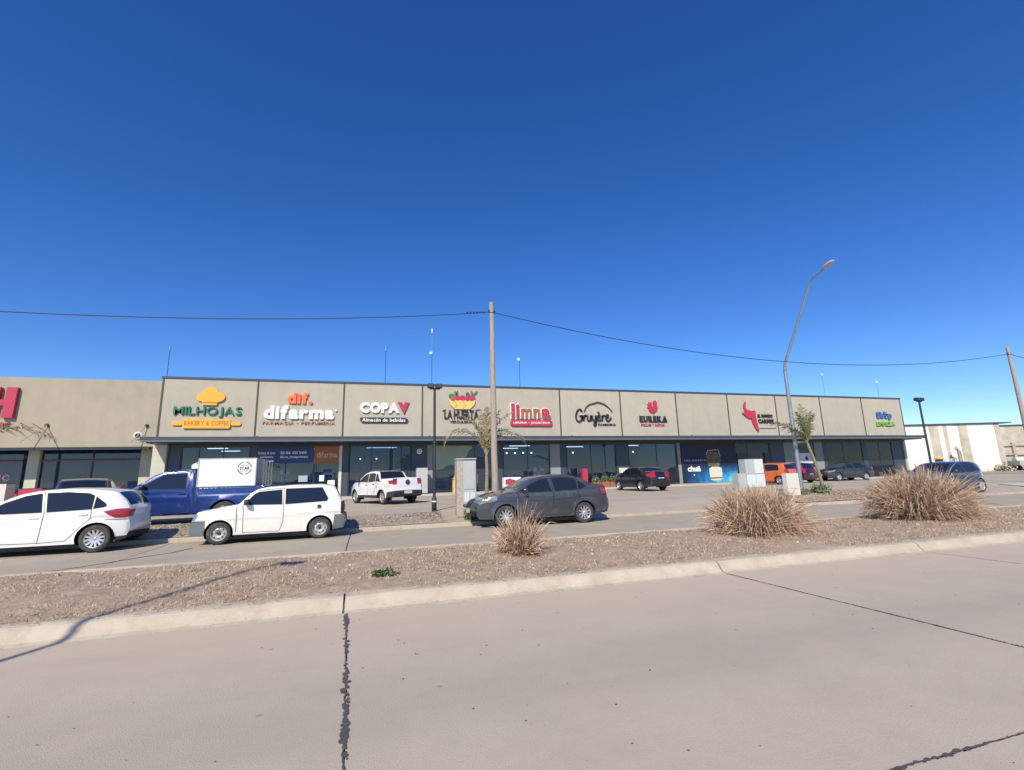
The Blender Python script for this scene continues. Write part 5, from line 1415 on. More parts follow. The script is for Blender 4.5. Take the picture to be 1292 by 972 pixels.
    # handles
    for i, (hx, hz) in enumerate(spec.get('handles', [])):
        for s_ in (1, -1):
            y_ = s_ * (hw(hx, hz) + 0.012)
            par = door_obj.get((i, s_), t)
            MB().box(hx - 0.085, hx + 0.085, min(y_ - 0.012 * s_, y_ + 0.014 * s_), max(y_ - 0.012 * s_, y_ + 0.014 * s_), hz - 0.014, hz + 0.014).build('handle', spec_h if (spec_h := (V['dark'] if 'dark_handles' in opts else (V['chrome'] if 'chrome_handles' in opts else body_mat))) else body_mat, par)
    # mirrors
    mx_, mz_ = spec['mirror']
    for s_ in (1, -1):
        y_ = hw(mx_, mz_)
        mb = MB(); pr_ = []
        for k, (dx, r_) in enumerate(((0.07, 0.02), (0.05, 0.065), (0.0, 0.08), (-0.05, 0.075), (-0.055, 0.01))):
            for j in range(10):
                a_ = 2 * math.pi * j / 10
                pr_.append((mx_ + dx, s_ * (y_ + 0.12) + 1.35 * r_ * math.cos(a_), mz_ + 0.05 + r_ * math.sin(a_)))
        mb.add(pr_, [(k * 10 + j, k * 10 + (j + 1) % 10, (k + 1) * 10 + (j + 1) % 10, (k + 1) * 10 + j) for k in range(4) for j in range(10)], 0, True)
        mb.tube([(mx_, s_ * (y_ - 0.03), mz_), (mx_, s_ * (y_ + 0.06), mz_ + 0.03)], 0.02, 6, 1)
        mb.build('mirror', [V['dark'] if 'dark_mirrors' in opts else body_mat, V['dark']], t)
    # underbody and wells
    mb = MB()
    mb.box(rx - ar * 0.9, fx + ar * 0.9, -Wd + 0.32, Wd - 0.32, sill + 0.02, belt - 0.15)
    mb.box(rx + ar + 0.02, fx - ar - 0.02, -Wd + 0.08, Wd - 0.08, sill - 0.02, sill + 0.09)
    mb.box(xmin + 0.14, rx - ar * 0.6, -Wd + 0.2, Wd - 0.2, sill + 0.03, sill + 0.14)
    mb.box(fx + ar * 0.6, xmax - 0.16, -Wd + 0.2, Wd - 0.2, sill + 0.02, sill + 0.12)
    mb.build('underbody', V['gap'], t)
    for cx in (fx, rx):
        for s_ in (1, -1):
            mb = MB(); vs = []; N = 12
            ang = [math.pi * k / N * 1.24 - 0.12 * math.pi for k in range(N + 1)]
            yo, yi = s_ * (Wd - 0.045), s_ * (Wd - 0.32)
            for a_ in ang:
                vs.append((cx + (ar - 0.004) * math.cos(a_), yo, wr + (ar - 0.004) * math.sin(a_))); vs.append((cx + (ar - 0.004) * math.cos(a_), yi, wr + (ar - 0.004) * math.sin(a_)))
            mb.add(vs, [(2 * k, 2 * k + 1, 2 * k + 3, 2 * k + 2) for k in range(N)])
            mb.add([(cx + ar * math.cos(a_), yi, wr + ar * math.sin(a_)) for a_ in ang], [tuple(range(N + 1))])
            mb.build('wheel_well', V['gap'], t)
            # wheel
            yw = s_ * (Wd - 0.115)
            hub = MB().lathe([(0.001, -0.03), (wr * 0.62, -0.03), (wr * 0.62, 0.02)], 'y', 16, c=(cx, yw, wr)).build('wheel', V['gap'], t)
            sc_ = 1.0
            tw = 0.095
            tp = [(wr * 0.66, -tw), (wr * 0.78, -tw * 1.05), (wr * 0.93, -tw * 0.98), (wr * 0.985, -tw * 0.8), (wr, -tw * 0.5), (wr, tw * 0.5), (wr * 0.985, tw * 0.8), (wr * 0.93, tw * 0.98), (wr * 0.78, tw * 1.05), (wr * 0.66, tw)]
            MB().lathe(tp, 'y', 28, c=(cx, yw, wr)).build('tyre', V['tyre'], hub)
            rb = MB(); R1 = wr * 0.66
            rb.lathe([(R1 * 0.9, 0.0), (R1 * 0.93, s_ * tw * 0.85), (R1 * 1.02, s_ * tw * 0.98), (R1 * 1.03, s_ * tw * 0.7)], 'y', 28, c=(cx, yw, wr))
            if rim == 'alloy' or rim == 'alloy5':
                ns_ = 5 if rim == 'alloy5' else spec.get('spokes', 9)
                for k in range(ns_):
                    a_ = 2 * math.pi * k / ns_ + 0.3; ca, sa = math.cos(a_), math.sin(a_); w0, w1 = (0.030, 0.022) if ns_ > 6 else (0.05, 0.04)
                    q = []
                    for rd, ww, yy_ in ((R1 * 0.12, w0 * 0.8, 0.6), (R1 * 0.95, w1, 0.82)):
                        for sg in (-1, 1): q.append((cx + rd * ca - sg * ww * sa, yw + s_ * tw * yy_, wr + rd * sa + sg * ww * ca))
                    q2 = [(a1, a2 - s_ * 0.03, a3) for a1, a2, a3 in q]
                    rb.add(q + q2, [(0, 1, 3, 2), (0, 2, 6, 4), (1, 5, 7, 3), (4, 6, 7, 5)])
                rb.lathe([(0.001, s_ * tw * 0.72), (R1 * 0.2, s_ * tw * 0.68), (R1 * 0.22, s_ * tw * 0.4)], 'y', 14, c=(cx, yw, wr))
                rb.build('rim', V['alloy'], hub)
            else:
                rb.lathe([(0.03, s_ * tw * 0.25), (R1 * 0.34, s_ * tw * 0.25), (R1 * 0.42, s_ * tw * 0.62), (R1 * 0.62, s_ * tw * 0.7), (R1 * 0.78, s_ * tw * 0.35), (R1 * 0.93, s_ * tw * 0.25)], 'y', 28, c=(cx, yw, wr))
                rb.build('rim', V['steel'], hub)
                hb = MB().lathe([(0.001, s_ * tw * 0.5), (0.04, s_ * tw * 0.48), (0.045, s_ * tw * 0.2)], 'y', 12, c=(cx, yw, wr))
                for k in range(8):
                    a_ = 2 * math.pi * k / 8
                    hb.lathe([(0.001, s_ * tw * 0.74), (0.017, s_ * tw * 0.72), (0.018, s_ * tw * 0.5)], 'y', 6, c=(cx + R1 * 0.68 * math.cos(a_), yw, wr + R1 * 0.68 * math.sin(a_)))
                hb.build('hub_cap', V['dark'], hub)
    # plates
    for (px_, pz_, sgn) in spec.get('plates', []):
        MB().box(min(px_, px_ + sgn * 0.015), max(px_, px_ + sgn * 0.015), -0.2, 0.2, pz_ - 0.065, pz_ + 0.065).build('number_plate', V['plate'], t)
    t['hw'] = 0.0; del t['hw']
    return t, hw

def bul(xf, xr, amt=0.09, ra=0.07, roof=0.03):
    def f(x, z):
        a = max(0, 1 - (xf - x) / 0.35); b = max(0, 1 - (x - xr) / 0.3)
        return roof + amt * a * a + ra * b * b
    return f
# --- small boxy hatchback
UNO = dict(width=1.56, axles=(1.18, -1.18), wheel_r=0.275, belt=0.90, sill=0.22, tumble=0.26, plan=(0.13, 0.07), crease=0.66, spokes=8,
    profile=[(1.80, 0.22), (1.86, 0.34), (1.85, 0.52), (1.80, 0.60), (1.76, 0.74), (1.68, 0.80), (1.2, 0.885), (0.84, 0.945), (0.78, 0.965), (0.50, 1.255), (0.38, 1.33), (0.14, 1.375), (-0.5, 1.41), (-1.2, 1.405), (-1.46, 1.365), (-1.53, 1.32), (-1.70, 0.98), (-1.74, 0.90), (-1.75, 0.62), (-1.82, 0.56), (-1.84, 0.42), (-1.78, 0.24)],
    bulge=bul(1.86, -1.84, 0.05, 0.03, 0.022),
    zones=[dict(part='side_window', mat='glass', poly=[(0.66, 0.955), (0.43, 1.21), (0.33, 1.26), (-0.20, 1.30), (-0.23, 0.93)], rim=0.02),
           dict(part='side_window', mat='glass', poly=[(-0.32, 0.93), (-0.30, 1.32), (-1.20, 1.325), (-1.36, 1.03), (-1.33, 0.97)], rim=0.02),
           dict(part='windshield', mat='glass', poly=[(0.80, 0.96), (0.75, 1.25), (0.41, 1.4), (0.41, 1.25), (0.72, 0.93)], u=(0, 0.9), side=False),
           dict(part='rear_window', mat='glass', poly=[(-1.50, 1.36), (-1.6, 1.36), (-1.8, 0.98), (-1.66, 0.96)], u=(0, 0.86), side=False),
           dict(part='headlight', mat='lamp', poly=[(1.74, 0.60), (1.9, 0.60), (1.9, 0.80), (1.70, 0.79), (1.66, 0.72)], u=(0.55, 1)),
           dict(part='grille', mat='dark', poly=[(1.7, 0.62), (1.9, 0.62), (1.9, 0.76), (1.7, 0.76)], u=(0, 0.55), side=False),
           dict(part='bumper', mat='greypl', poly=[(1.46, 0.16), (2, 0.16), (2, 0.59), (1.50, 0.59)]),
           dict(part='rear_bumper', mat='greypl', poly=[(-2, 0.16), (-1.50, 0.16), (-1.54, 0.60), (-2, 0.60)]),
           dict(part='tail_light', mat='tail', poly=[(-1.69, 0.62), (-2, 0.62), (-2, 0.95), (-1.70, 0.95)], u=(0.7, 1))],
    seams=[[(0.68, 0.94), (0.66, 0.8), (0.64, 0.26), (-0.2, 0.255), (-0.28, 0.5), (-0.25, 1.35)], [(0.82, 0.955), (0.80, 0.62), (0.80, 0.3)], [(-0.26, 1.345), (0.36, 1.30)]],
    doors=[[(0.64, 0.26), (0.66, 0.8), (0.68, 0.96), (0.46, 1.23), (0.36, 1.30), (-0.25, 1.345), (-0.28, 0.5), (-0.2, 0.255)]], handles=[], mirror=(0.58, 0.97), plates=[(1.905, 0.42, 1), (-1.80, 0.75, -1)])
# --- five door hatchback
HATCH = dict(width=1.72, axles=(1.27, -1.26), wheel_r=0.315, belt=0.96, sill=0.22, tumble=0.32, plan=(0.26, 0.23), crease=0.80, spokes=12, round=0.09,
    profile=[(2.02, 0.24), (2.10, 0.38), (2.09, 0.55), (2.04, 0.68), (1.90, 0.80), (1.55, 0.905), (1.10, 0.985), (0.98, 1.02), (0.50, 1.29), (0.28, 1.385), (-0.05, 1.45), (-0.5, 1.475), (-1.0, 1.455), (-1.40, 1.395), (-1.52, 1.36), (-1.70, 1.18), (-1.78, 1.04), (-1.83, 0.95), (-1.80, 0.78), (-1.84, 0.64), (-1.85, 0.50), (-1.80, 0.28)],
    bulge=bul(2.10, -1.85, 0.16, 0.06, 0.03),
    zones=[dict(part='side_window', mat='glass', poly=[(0.86, 1.00), (0.52, 1.20), (0.18, 1.34), (-0.10, 1.385), (-0.20, 0.965), (0.5, 0.955)], rim=0.02),
           dict(part='side_window', mat='glass', poly=[(-0.30, 0.965), (-0.20, 1.39), (-0.6, 1.40), (-1.00, 1.36), (-1.12, 1.30), (-1.13, 0.995)], rim=0.02),
           dict(part='side_window', mat='glass', poly=[(-1.16, 1.0), (-1.16, 1.28), (-1.36, 1.12), (-1.40, 1.06), (-1.36, 1.03)], rim=0.012),
           dict(part='windshield', mat='glass', poly=[(1.0, 1.01), (0.9, 1.25), (0.26, 1.5), (0.26, 1.3), (0.9, 0.98)], u=(0, 0.9), side=False),
           dict(part='rear_window', mat='glass', poly=[(-1.50, 1.40), (-1.66, 1.30), (-1.9, 1.06), (-1.76, 1.0), (-1.45, 1.3)], u=(0, 0.90), side=False),
           dict(part='headlight', mat='lamp', poly=[(1.52, 0.70), (2.2, 0.62), (2.2, 0.76), (1.9, 0.80), (1.50, 0.86)], u=(0.5, 1)),
           dict(part='tail_light', mat='tail', poly=[(-1.36, 0.93), (-1.60, 0.98), (-2, 0.98), (-2, 0.76), (-1.60, 0.76), (-1.46, 0.84)], u=(0.80, 1)),
           dict(part='grille', mat='dark', poly=[(1.9, 0.5), (2.3, 0.5), (2.3, 0.7), (1.9, 0.7)], u=(0, 0.5), side=False),
           dict(part='bumper_insert', mat='dark', poly=[(1.9, 0.26), (2.3, 0.26), (2.3, 0.4), (1.9, 0.4)], u=(0, 0.8), side=False),
           dict(part='rear_valance', mat='dark', poly=[(-1.66, 0.18), (-2.1, 0.18), (-2.1, 0.37), (-1.60, 0.33)])],
    seams=[[(0.92, 0.98), (0.86, 0.8), (0.86, 0.30), (-0.20, 0.28), (-0.25, 0.95), (-0.14, 1.42)], [(-0.20, 0.28), (-0.72, 0.30), (-0.98, 0.62), (-1.14, 0.78), (-1.13, 0.98)], [(-1.42, 0.74), (-1.9, 0.72)]],
    doors=[[(0.86, 0.30), (0.86, 0.8), (0.92, 1.0), (0.5, 1.25), (0.2, 1.36), (-0.14, 1.42), (-0.25, 0.95), (-0.20, 0.28)], [(-0.20, 0.28), (-0.25, 0.95), (-0.14, 1.42), (-0.6, 1.43), (-1.05, 1.38), (-1.15, 1.3), (-1.14, 0.78), (-0.98, 0.62), (-0.72, 0.30)]],
    handles=[(-0.08, 0.84), (-0.98, 0.88)], mirror=(0.70, 1.0), plates=[(2.25, 0.46, 1), (-1.91, 0.60, -1)])
# --- four door saloon
SEDAN = dict(width=1.72, axles=(1.31, -1.27), wheel_r=0.315, belt=0.98, sill=0.24, tumble=0.33, plan=(0.25, 0.17), crease=0.82, spokes=10, round=0.09,
    profile=[(2.08, 0.26), (2.16, 0.40), (2.15, 0.56), (2.10, 0.70), (1.96, 0.83), (1.60, 0.94), (1.15, 1.02), (1.00, 1.05), (0.50, 1.33), (0.28, 1.42), (-0.05, 1.475), (-0.5, 1.49), (-0.95, 1.46), (-1.20, 1.39), (-1.58, 1.19), (-1.72, 1.15), (-1.98, 1.135), (-2.10, 1.12), (-2.13, 0.98), (-2.16, 0.80), (-2.22, 0.66), (-2.22, 0.46), (-2.14, 0.30)],
    bulge=bul(2.16, -2.22, 0.16, 0.11, 0.03),
    zones=[dict(part='side_window', mat='glass', poly=[(0.88, 1.03), (0.54, 1.22), (0.20, 1.36), (-0.08, 1.40), (-0.17, 0.995), (0.5, 0.985)], rim=0.02),
           dict(part='side_window', mat='glass', poly=[(-0.29, 0.995), (-0.20, 1.40), (-0.60, 1.41), (-0.96, 1.375), (-1.06, 1.30), (-1.04, 1.03)], rim=0.02),
           dict(part='side_window', mat='glass', poly=[(-1.08, 1.03), (-1.10, 1.30), (-1.30, 1.19), (-1.36, 1.12), (-1.30, 1.07)], rim=0.012),
           dict(part='windshield', mat='glass_pale', poly=[(1.02, 1.04), (0.9, 1.3), (0.26, 1.5), (0.26, 1.33), (0.92, 1.0)], u=(0, 0.9), side=False),
           dict(part='rear_window', mat='glass', poly=[(-1.16, 1.45), (-1.6, 1.25), (-1.58, 1.16), (-1.2, 1.33)], u=(0, 0.88), side=False),
           dict(part='headlight', mat='lamp', poly=[(1.58, 0.78), (2.2, 0.66), (2.2, 0.79), (1.96, 0.83), (1.56, 0.90)], u=(0.48, 1)),
           dict(part='tail_light', mat='tail', poly=[(-1.86, 1.05), (-2.3, 1.08), (-2.3, 0.86), (-1.98, 0.86)], u=(0.55, 1)),
           dict(part='grille', mat='dark', poly=[(1.9, 0.58), (2.3, 0.58), (2.3, 0.74), (1.9, 0.74)], u=(0, 0.5), side=False),
           dict(part='bumper_insert', mat='dark', poly=[(1.9, 0.28), (2.3, 0.28), (2.3, 0.48), (1.9, 0.48)], u=(0, 0.85), side=False),
           dict(part='rear_valance', mat='dark', poly=[(-1.7, 0.18), (-2.4, 0.18), (-2.4, 0.38), (-1.7, 0.32)])],
    seams=[[(0.94, 1.01), (0.88, 0.82), (0.88, 0.32), (-0.18, 0.30), (-0.23, 0.97), (-0.13, 1.43)], [(-0.18, 0.30), (-0.74, 0.32), (-1.0, 0.64), (-1.12, 0.80), (-1.06, 1.0)], [(-1.86, 1.12), (-1.84, 0.85), (-2.2, 0.84)]],
    doors=[[(0.88, 0.32), (0.88, 0.82), (0.94, 1.03), (0.52, 1.27), (0.2, 1.39), (-0.13, 1.43), (-0.23, 0.97), (-0.18, 0.30)], [(-0.18, 0.30), (-0.23, 0.97), (-0.13, 1.43), (-0.6, 1.44), (-1.0, 1.40), (-1.1, 1.3), (-1.06, 1.0), (-1.12, 0.80), (-1.0, 0.64), (-0.74, 0.32)]],
    handles=[(-0.06, 0.86), (-0.94, 0.90)], mirror=(0.74, 1.02), plates=[(2.28, 0.50, 1), (-2.29, 0.74, -1)])
# --- tall compact hatchback
TALL = dict(HATCH); TALL.update(width=1.66, axles=(1.22, -1.24), wheel_r=0.30, plan=(0.2, 0.1), tumble=0.24,
    profile=[(1.84, 0.24), (1.92, 0.38), (1.91, 0.58), (1.85, 0.74), (1.72, 0.86), (1.35, 0.98), (1.10, 1.04), (0.98, 1.08), (0.52, 1.38), (0.30, 1.46), (-0.05, 1.52), (-0.5, 1.54), (-1.1, 1.52), (-1.45, 1.48), (-1.58, 1.42), (-1.72, 1.08), (-1.78, 0.98), (-1.80, 0.74), (-1.86, 0.60), (-1.86, 0.46), (-1.82, 0.26)],
    zones=[dict(part='side_window', mat='glass', poly=[(0.86, 1.03), (0.52, 1.27), (0.18, 1.41), (-0.10, 1.43), (-0.20, 0.985), (0.5, 0.975)], rim=0.02),
           dict(part='side_window', mat='glass', poly=[(-0.30, 0.985), (-0.20, 1.43), (-0.6, 1.44), (-1.05, 1.42), (-1.22, 1.36), (-1.26, 1.02)], rim=0.02),
           dict(part='windshield', mat='glass', poly=[(1.02, 1.06), (0.9, 1.3), (0.26, 1.56), (0.26, 1.4), (0.9, 1.02)], u=(0, 0.9), side=False),
           dict(part='rear_window', mat='glass', poly=[(-1.54, 1.45), (-1.66, 1.42), (-1.84, 1.06), (-1.68, 1.04)], u=(0, 0.86), side=False),
           dict(part='headlight', mat='lamp', poly=[(1.55, 0.72), (2.2, 0.66), (2.2, 0.86), (1.6, 0.90)], u=(0.5, 1)),
           dict(part='tail_light', mat='tail', poly=[(-1.60, 1.35), (-2, 1.35), (-2, 0.85), (-1.68, 0.86)], u=(0.80, 1)),
           dict(part='grille', mat='dark', poly=[(1.7, 0.5), (2.3, 0.5), (2.3, 0.7), (1.7, 0.7)], u=(0, 0.5), side=False)],
    bulge=bul(1.92, -1.86, 0.1, 0.06, 0.03), plates=[(2.0, 0.46, 1), (-1.92, 0.62, -1)])
# --- double cab pickup
DCAB = dict(width=1.72, axles=(1.36, -1.38), wheel_r=0.325, belt=1.03, sill=0.30, tumble=0.30, plan=(0.22, 0.04), crease=0.82, spokes=5, flare=0.05, round=0.08,
    profile=[(2.12, 0.30), (2.20, 0.42), (2.18, 0.64), (2.12, 0.80), (1.98, 0.90), (1.60, 0.99), (1.20, 1.06), (1.08, 1.09), (0.62, 1.38), (0.42, 1.47), (0.1, 1.53), (-0.3, 1.55), (-0.62, 1.52), (-0.74, 1.46), (-0.92, 1.20), (-0.98, 1.17), (-1.5, 1.175), (-2.12, 1.19), (-2.17, 1.17), (-2.19, 0.9), (-2.17, 0.66), (-2.26, 0.62), (-2.26, 0.46), (-2.18, 0.36)],
    bulge=bul(2.2, -2.26, 0.13, 0.02, 0.02),
    zones=[dict(part='side_window', mat='glass', poly=[(0.98, 1.06), (0.62, 1.28), (0.34, 1.40), (0.10, 1.43), (0.04, 1.03)], rim=0.02),
           dict(part='side_window', mat='glass', poly=[(-0.04, 1.03), (0.02, 1.44), (-0.44, 1.45), (-0.60, 1.40), (-0.66, 1.06)], rim=0.02),
           dict(part='windshield', mat='glass', poly=[(1.10, 1.08), (1.0, 1.3), (0.38, 1.56), (0.38, 1.4), (1.0, 1.03)], u=(0, 0.9), side=False),
           dict(part='rear_window', mat='glass', poly=[(-0.70, 1.54), (-0.86, 1.48), (-1.04, 1.18), (-0.86, 1.14), (-0.6, 1.46)], u=(0, 0.9), side=False),
           dict(part='side_window', mat='glass', poly=[(-0.70, 1.06), (-0.66, 1.42), (-0.74, 1.42), (-1.10, 1.08), (-1.3, 1.04)]),
           dict(part='bed_cover', mat='dark', poly=[(-0.97, 1.1), (-0.97, 1.25), (-2.10, 1.25), (-2.10, 1.1)], u=(0, 0.92), side=False),
           dict(part='headlight', mat='lamp', poly=[(1.70, 0.80), (2.3, 0.72), (2.3, 0.88), (1.7, 0.94)], u=(0.5, 1)),
           dict(part='tail_light', mat='tail', poly=[(-1.84, 1.08), (-2.4, 1.12), (-2.4, 0.94), (-2.0, 0.92)], u=(0.74, 1)),
           dict(part='grille', mat='dark', poly=[(1.9, 0.6), (2.4, 0.6), (2.4, 0.78), (1.9, 0.78)], u=(0, 0.5), side=False),
           dict(part='rear_bumper', mat='dark', poly=[(-1.78, 0.2), (-2.4, 0.2), (-2.4, 0.63), (-1.80, 0.56)]),
           dict(part='side_cladding', mat='dark', poly=[(0.96, 0.2), (-0.98, 0.2), (-0.98, 0.42), (0.96, 0.42)])],
    seams=[[(1.04, 1.03), (0.98, 0.9), (0.98, 0.40), (0.02, 0.38), (0.0, 1.0), (0.06, 1.47)], [(0.02, 0.38), (-0.6, 0.40), (-0.70, 0.7), (-0.68, 1.04)], [(-0.88, 1.16), (-0.86, 0.6)]],
    doors=[[(0.98, 0.40), (0.98, 0.9), (1.04, 1.06), (0.6, 1.34), (0.3, 1.45), (0.06, 1.47), (0.0, 1.0), (0.02, 0.38)], [(0.02, 0.38), (0.0, 1.0), (0.06, 1.47), (-0.5, 1.48), (-0.64, 1.42), (-0.68, 1.04), (-0.70, 0.7), (-0.6, 0.40)]],
    handles=[(0.14, 0.90), (-0.56, 0.93)], mirror=(0.86, 1.05), plates=[(2.3, 0.5, 1), (-2.29, 0.55, -1)])
# --- single cab pickup
SCAB = dict(width=1.80, axles=(1.86, -1.32), wheel_r=0.36, belt=1.10, sill=0.36, tumble=0.26, plan=(0.16, 0.03), crease=0.86, spokes=6, flare=0.03, round=0.09,
    profile=[(2.68, 0.36), (2.74, 0.5), (2.72, 0.74), (2.68, 0.92), (2.56, 1.02), (2.12, 1.10), (1.62, 1.16), (1.18, 1.19), (0.66, 1.56), (0.48, 1.64), (0.20, 1.70), (-0.10, 1.71), (-0.36, 1.68), (-0.42, 1.60), (-0.46, 1.22), (-0.49, 1.16), (-1.20, 1.16), (-2.42, 1.16), (-2.48, 1.14), (-2.50, 0.8), (-2.49, 0.62), (-2.58, 0.58), (-2.58, 0.44), (-2.50, 0.40)],
    bulge=bul(2.74, -2.58, 0.09, 0.02, 0.03),
    zones=[dict(part='side_window', mat='glass', poly=[(1.02, 1.15), (0.62, 1.44), (0.40, 1.57), (-0.20, 1.60), (-0.22, 1.13)], rim=0.025),
           dict(part='windshield', mat='glass', poly=[(1.2, 1.17), (1.0, 1.5), (0.44, 1.74), (0.44, 1.58), (1.1, 1.14)], u=(0, 0.9), side=False),
           dict(part='rear_window', mat='glass', poly=[(-0.35, 1.62), (-0.6, 1.62), (-0.6, 1.24), (-0.35, 1.24)], u=(0, 0.8), side=False),
           dict(part='bed_floor', mat='dark', poly=[(-0.50, 1.1), (-0.50, 1.25), (-2.42, 1.25), (-2.42, 1.1)], u=(0, 0.93), side=False),
           dict(part='headlight', mat='lamp', poly=[(2.4, 0.82), (2.9, 0.80), (2.9, 1.0), (2.4, 1.0)], u=(0.55, 1)),
           dict(part='tail_light', mat='tail', poly=[(-2.40, 1.05), (-2.7, 1.05), (-2.7, 0.75), (-2.40, 0.75)], u=(0.8, 1)),
           dict(part='grille', mat='dark', poly=[(2.4, 0.7), (2.9, 0.7), (2.9, 0.98), (2.4, 0.98)], u=(0, 0.55), side=False),
           dict(part='side_step', mat='chrome', poly=[(1.06, 0.30), (-0.4, 0.30), (-0.4, 0.40), (1.06, 0.40)]),
           dict(part='bumper', mat='chrome', poly=[(2.5, 0.3), (2.95, 0.3), (2.95, 0.60), (2.46, 0.60)])],
    seams=[[(1.16, 1.14), (1.08, 0.95), (1.08, 0.48), (-0.30, 0.46), (-0.30, 1.10), (-0.28, 1.65)], [(-0.455, 1.2), (-0.455, 0.44)], [(-0.49, 1.15), (-0.47, 0.4)]],
    doors=[[(1.08, 0.48), (1.08, 0.95), (1.16, 1.16), (0.66, 1.52), (0.44, 1.62), (-0.28, 1.65), (-0.30, 1.10), (-0.30, 0.46)]],
    handles=[(-0.16, 0.98)], mirror=(0.88, 1.16), plates=[(2.84, 0.5, 1)])

PW = paint('paint_white', (0.74, 0.74, 0.73)); PWC = paint('paint_cream_white', (0.74, 0.72, 0.66))
PG = paint('paint_dark_grey', (0.065, 0.068, 0.08), 0.35); PBLK = paint('paint_black_blue', (0.012, 0.015, 0.028), 0.1, 0)
POR = paint('paint_orange', (0.60, 0.13, 0.025)); PDG = paint('paint_charcoal', (0.035, 0.04, 0.05), 0.3); PBH = paint('paint_slate_blue', (0.035, 0.06, 0.12), 0.3)
PBL = paint('paint_blue', (0.010, 0.034, 0.17), 0.15); PRD = paint('paint_maroon', (0.055, 0.012, 0.02), 0.1)
PI = math.pi
def onspot(x, y): return (x, y, 0.085)
NC = 'cars along the service street'; LC = 'cars parked before the shops'
car, hwf = vehicle(HATCH, 'parked_car', 'white five door hatchback with alloy wheels cut off by the left edge', 'car', (-7.38, 14.70, 0.085), PI, PW, 'alloy', NC, 0.07, ('dark_mirrors',))
car, hwf = vehicle(UNO, 'parked_car', 'small boxy white three door hatchback with grey bumpers before the blue pickup', 'car', (-2.42, 14.73, 0.085), PI + R(3), PWC, 'steel', NC, 0.06, ('dark_mirrors',))
MB().lathe([(0.001, 0), (0.045, 0), (0.05, 0.012)], 'y', 12, c=(-1.15, 0.775, 0.83)).build('fuel_cap', V['dark'], car)
MB().box(-1.79, -1.70, 0.60, 0.735, 0.62, 0.95).build('lamp_surround', V['gap'], car)
car, hwf = vehicle(SEDAN, 'parked_car', 'dark grey four door sedan with silver ten spoke wheels behind the small grass clump', 'car', (5.26, 14.72, 0.085), PI + R(1.0), PG, 'alloy', NC, 0.07, ('chrome_handles',))
car, hwf = vehicle(HATCH, 'parked_car', 'slate blue hatchback half hidden behind the largest grass clump', 'car', (26.95, 16.35, 0.20), PI + R(1), PBH, 'alloy', NC, 0.12, ('chrome_handles',))
car, hwf = vehicle(DCAB, 'parked_pickup', 'white double cab pickup seen from behind below the drinks sign', 'pickup', (0.78, 24.9, 0.425), R(90 + 27), PW, 'alloy5', LC, 0.12, ('dark_handles', 'dark_mirrors'))
for s_ in (1, -1): MB().tube([(0.3, s_ * 0.56, 1.56), (0.2, s_ * 0.56, 1.60), (-0.5, s_ * 0.56, 1.60), (-0.6, s_ * 0.56, 1.56)], 0.018, 6).build('roof_rail', V['greypl'], car)
MB().lathe([(0.001, -0.03), (0.10, -0.03), (0.12, 0.0)], 'z', 16).build('tailgate_badge', V['dark'], car).location = (0, 0, 0)
o = [c for c in car.children if c.name.startswith('tailgate_badge')][0]; o.rotation_euler = (0, R(90), 0); o.location = (-2.225, 0, 1.0)
car, hwf = vehicle(SEDAN, 'parked_car', 'black blue sedan seen from behind with red tail lamps below the rooster sign', 'car', (16.95, 27.4, 0.425), R(90 + 1), PBLK, 'alloy5', LC, 0.12, ())
car, hwf = vehicle(TALL, 'parked_car', 'orange tall hatchback parked behind the grey meter boxes', 'car', (29.0, 29.0, 0.425), R(90 + 14), POR, 'alloy5', LC, 0.12, ())
car, hwf = vehicle(TALL, 'parked_car', 'dark maroon hatchback between the bent lamp and the leaning palm', 'car', (32.2, 30.2, 0.425), R(90 + 6), PRD, 'alloy5', LC, 0.14, ())
car, hwf = vehicle(SEDAN, 'parked_car', 'charcoal sedan parked sideways between the leaning palm and the largest grass clump', 'car', (38.6, 30.6, 0.425), PI - R(8), PDG, 'alloy', LC, 0.14, ())
car, hwf = vehicle(HATCH, 'parked_car', 'black hatchback whose roof shows above the white hatchback at left', 'car', (-10.4, 22.6, 0.425), R(90 + 20), PBLK, 'alloy', LC, 0.14, ())
car, hwf = vehicle(SCAB, 'parked_pickup', 'royal blue single cab pickup carrying a white box', 'pickup', (-5.62, 18.05, 0.33), PI, PBL, 'alloy', None, 0.10, ('dark_mirrors',))
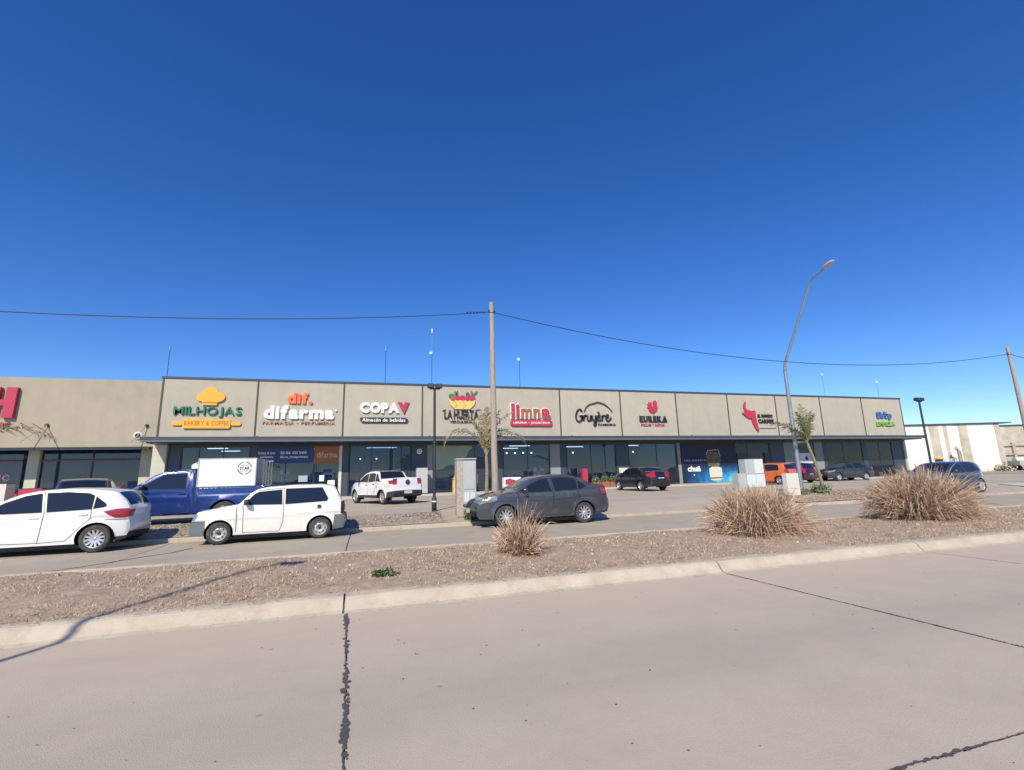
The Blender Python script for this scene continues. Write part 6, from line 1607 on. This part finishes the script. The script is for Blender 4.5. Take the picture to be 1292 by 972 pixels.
# cargo box on the blue pickup
t = empty('cargo_box', (-3.39, 18.05, 1.46), label='white insulated cargo box with a round STAR emblem on the blue pickup bed', cat='cargo box')
box('shell', -1.72, -0.09, -0.86, 0.86, 0.045, 0.90, M['white'], t)
box('top_trim', -1.73, -0.08, -0.87, 0.87, 0.901, 0.925, M['cab'], t)
box('base_trim', -1.73, -0.08, -0.87, 0.87, 0.02, 0.044, M['navy'], t)
for x in (-1.735, -0.105): box('corner_trim', x, x + 0.03, -0.875, 0.875, 0.046, 0.90, M['cab'], t)
eg = MB()
for k in range(40):
    if k % 20 in (0, 9, 10, 19):
        if eg.v: eg.build('emblem_arc', M['sblack'], t); eg = MB()
        continue
    a0, a1 = 2 * PI * k / 40, 2 * PI * (k + 0.7) / 40
    eg.add([(-0.42 + r_ * math.cos(a_), -0.864, 0.60 + r_ * math.sin(a_)) for r_, a_ in ((0.21, a0), (0.21, a1), (0.175, a1), (0.175, a0))], [(0, 1, 2, 3)])
write('STAR', -3.39 - 0.42 - 0.14, -3.39 - 0.42 + 0.14, 1.46 + 0.55, 1.46 + 0.65, 18.05 - 0.8605, 0.008, M['sblack'], t, bold=0.03, split=False, name='emblem_text')
MB().box(-0.54, -0.30, -0.865, -0.861, 0.69, 0.70).box(-0.54, -0.30, -0.865, -0.861, 0.50, 0.51).build('emblem_line', M['sblack'], t)
t = empty('folding_rack', (-3.34, 17.8, 1.48), label='grey slatted steel rack standing behind the white cargo box', cat='rack')
for k in range(4): box('slat', 0.02 + k * 0.08, 0.06 + k * 0.08, -0.35, -0.30, 0.02, 0.86 - 0.04 * k, M['canopy'], t)
box('rail', 0.0, 0.30, -0.30, -0.27, 0.78, 0.82, M['galv'], t); box('rail', 0.0, 0.30, -0.30, -0.27, 0.06, 0.10, M['galv'], t)
t = empty('cooling_unit', (-5.25, 18.05, 2.05), label='small white cooling unit on the blue pickup cab roof', cat='cooling unit')
MB().box(-0.16, 0.12, -0.5, 0.5, 0.03, 0.16).tube([(-0.1, -0.4, 0.16), (-0.05, -0.1, 0.22), (-0.1, 0.3, 0.16)], 0.05, 8).build('housing', M['white'], t)
box('vent', -0.18, -0.161, -0.4, 0.4, 0.05, 0.14, M['frame'], t)
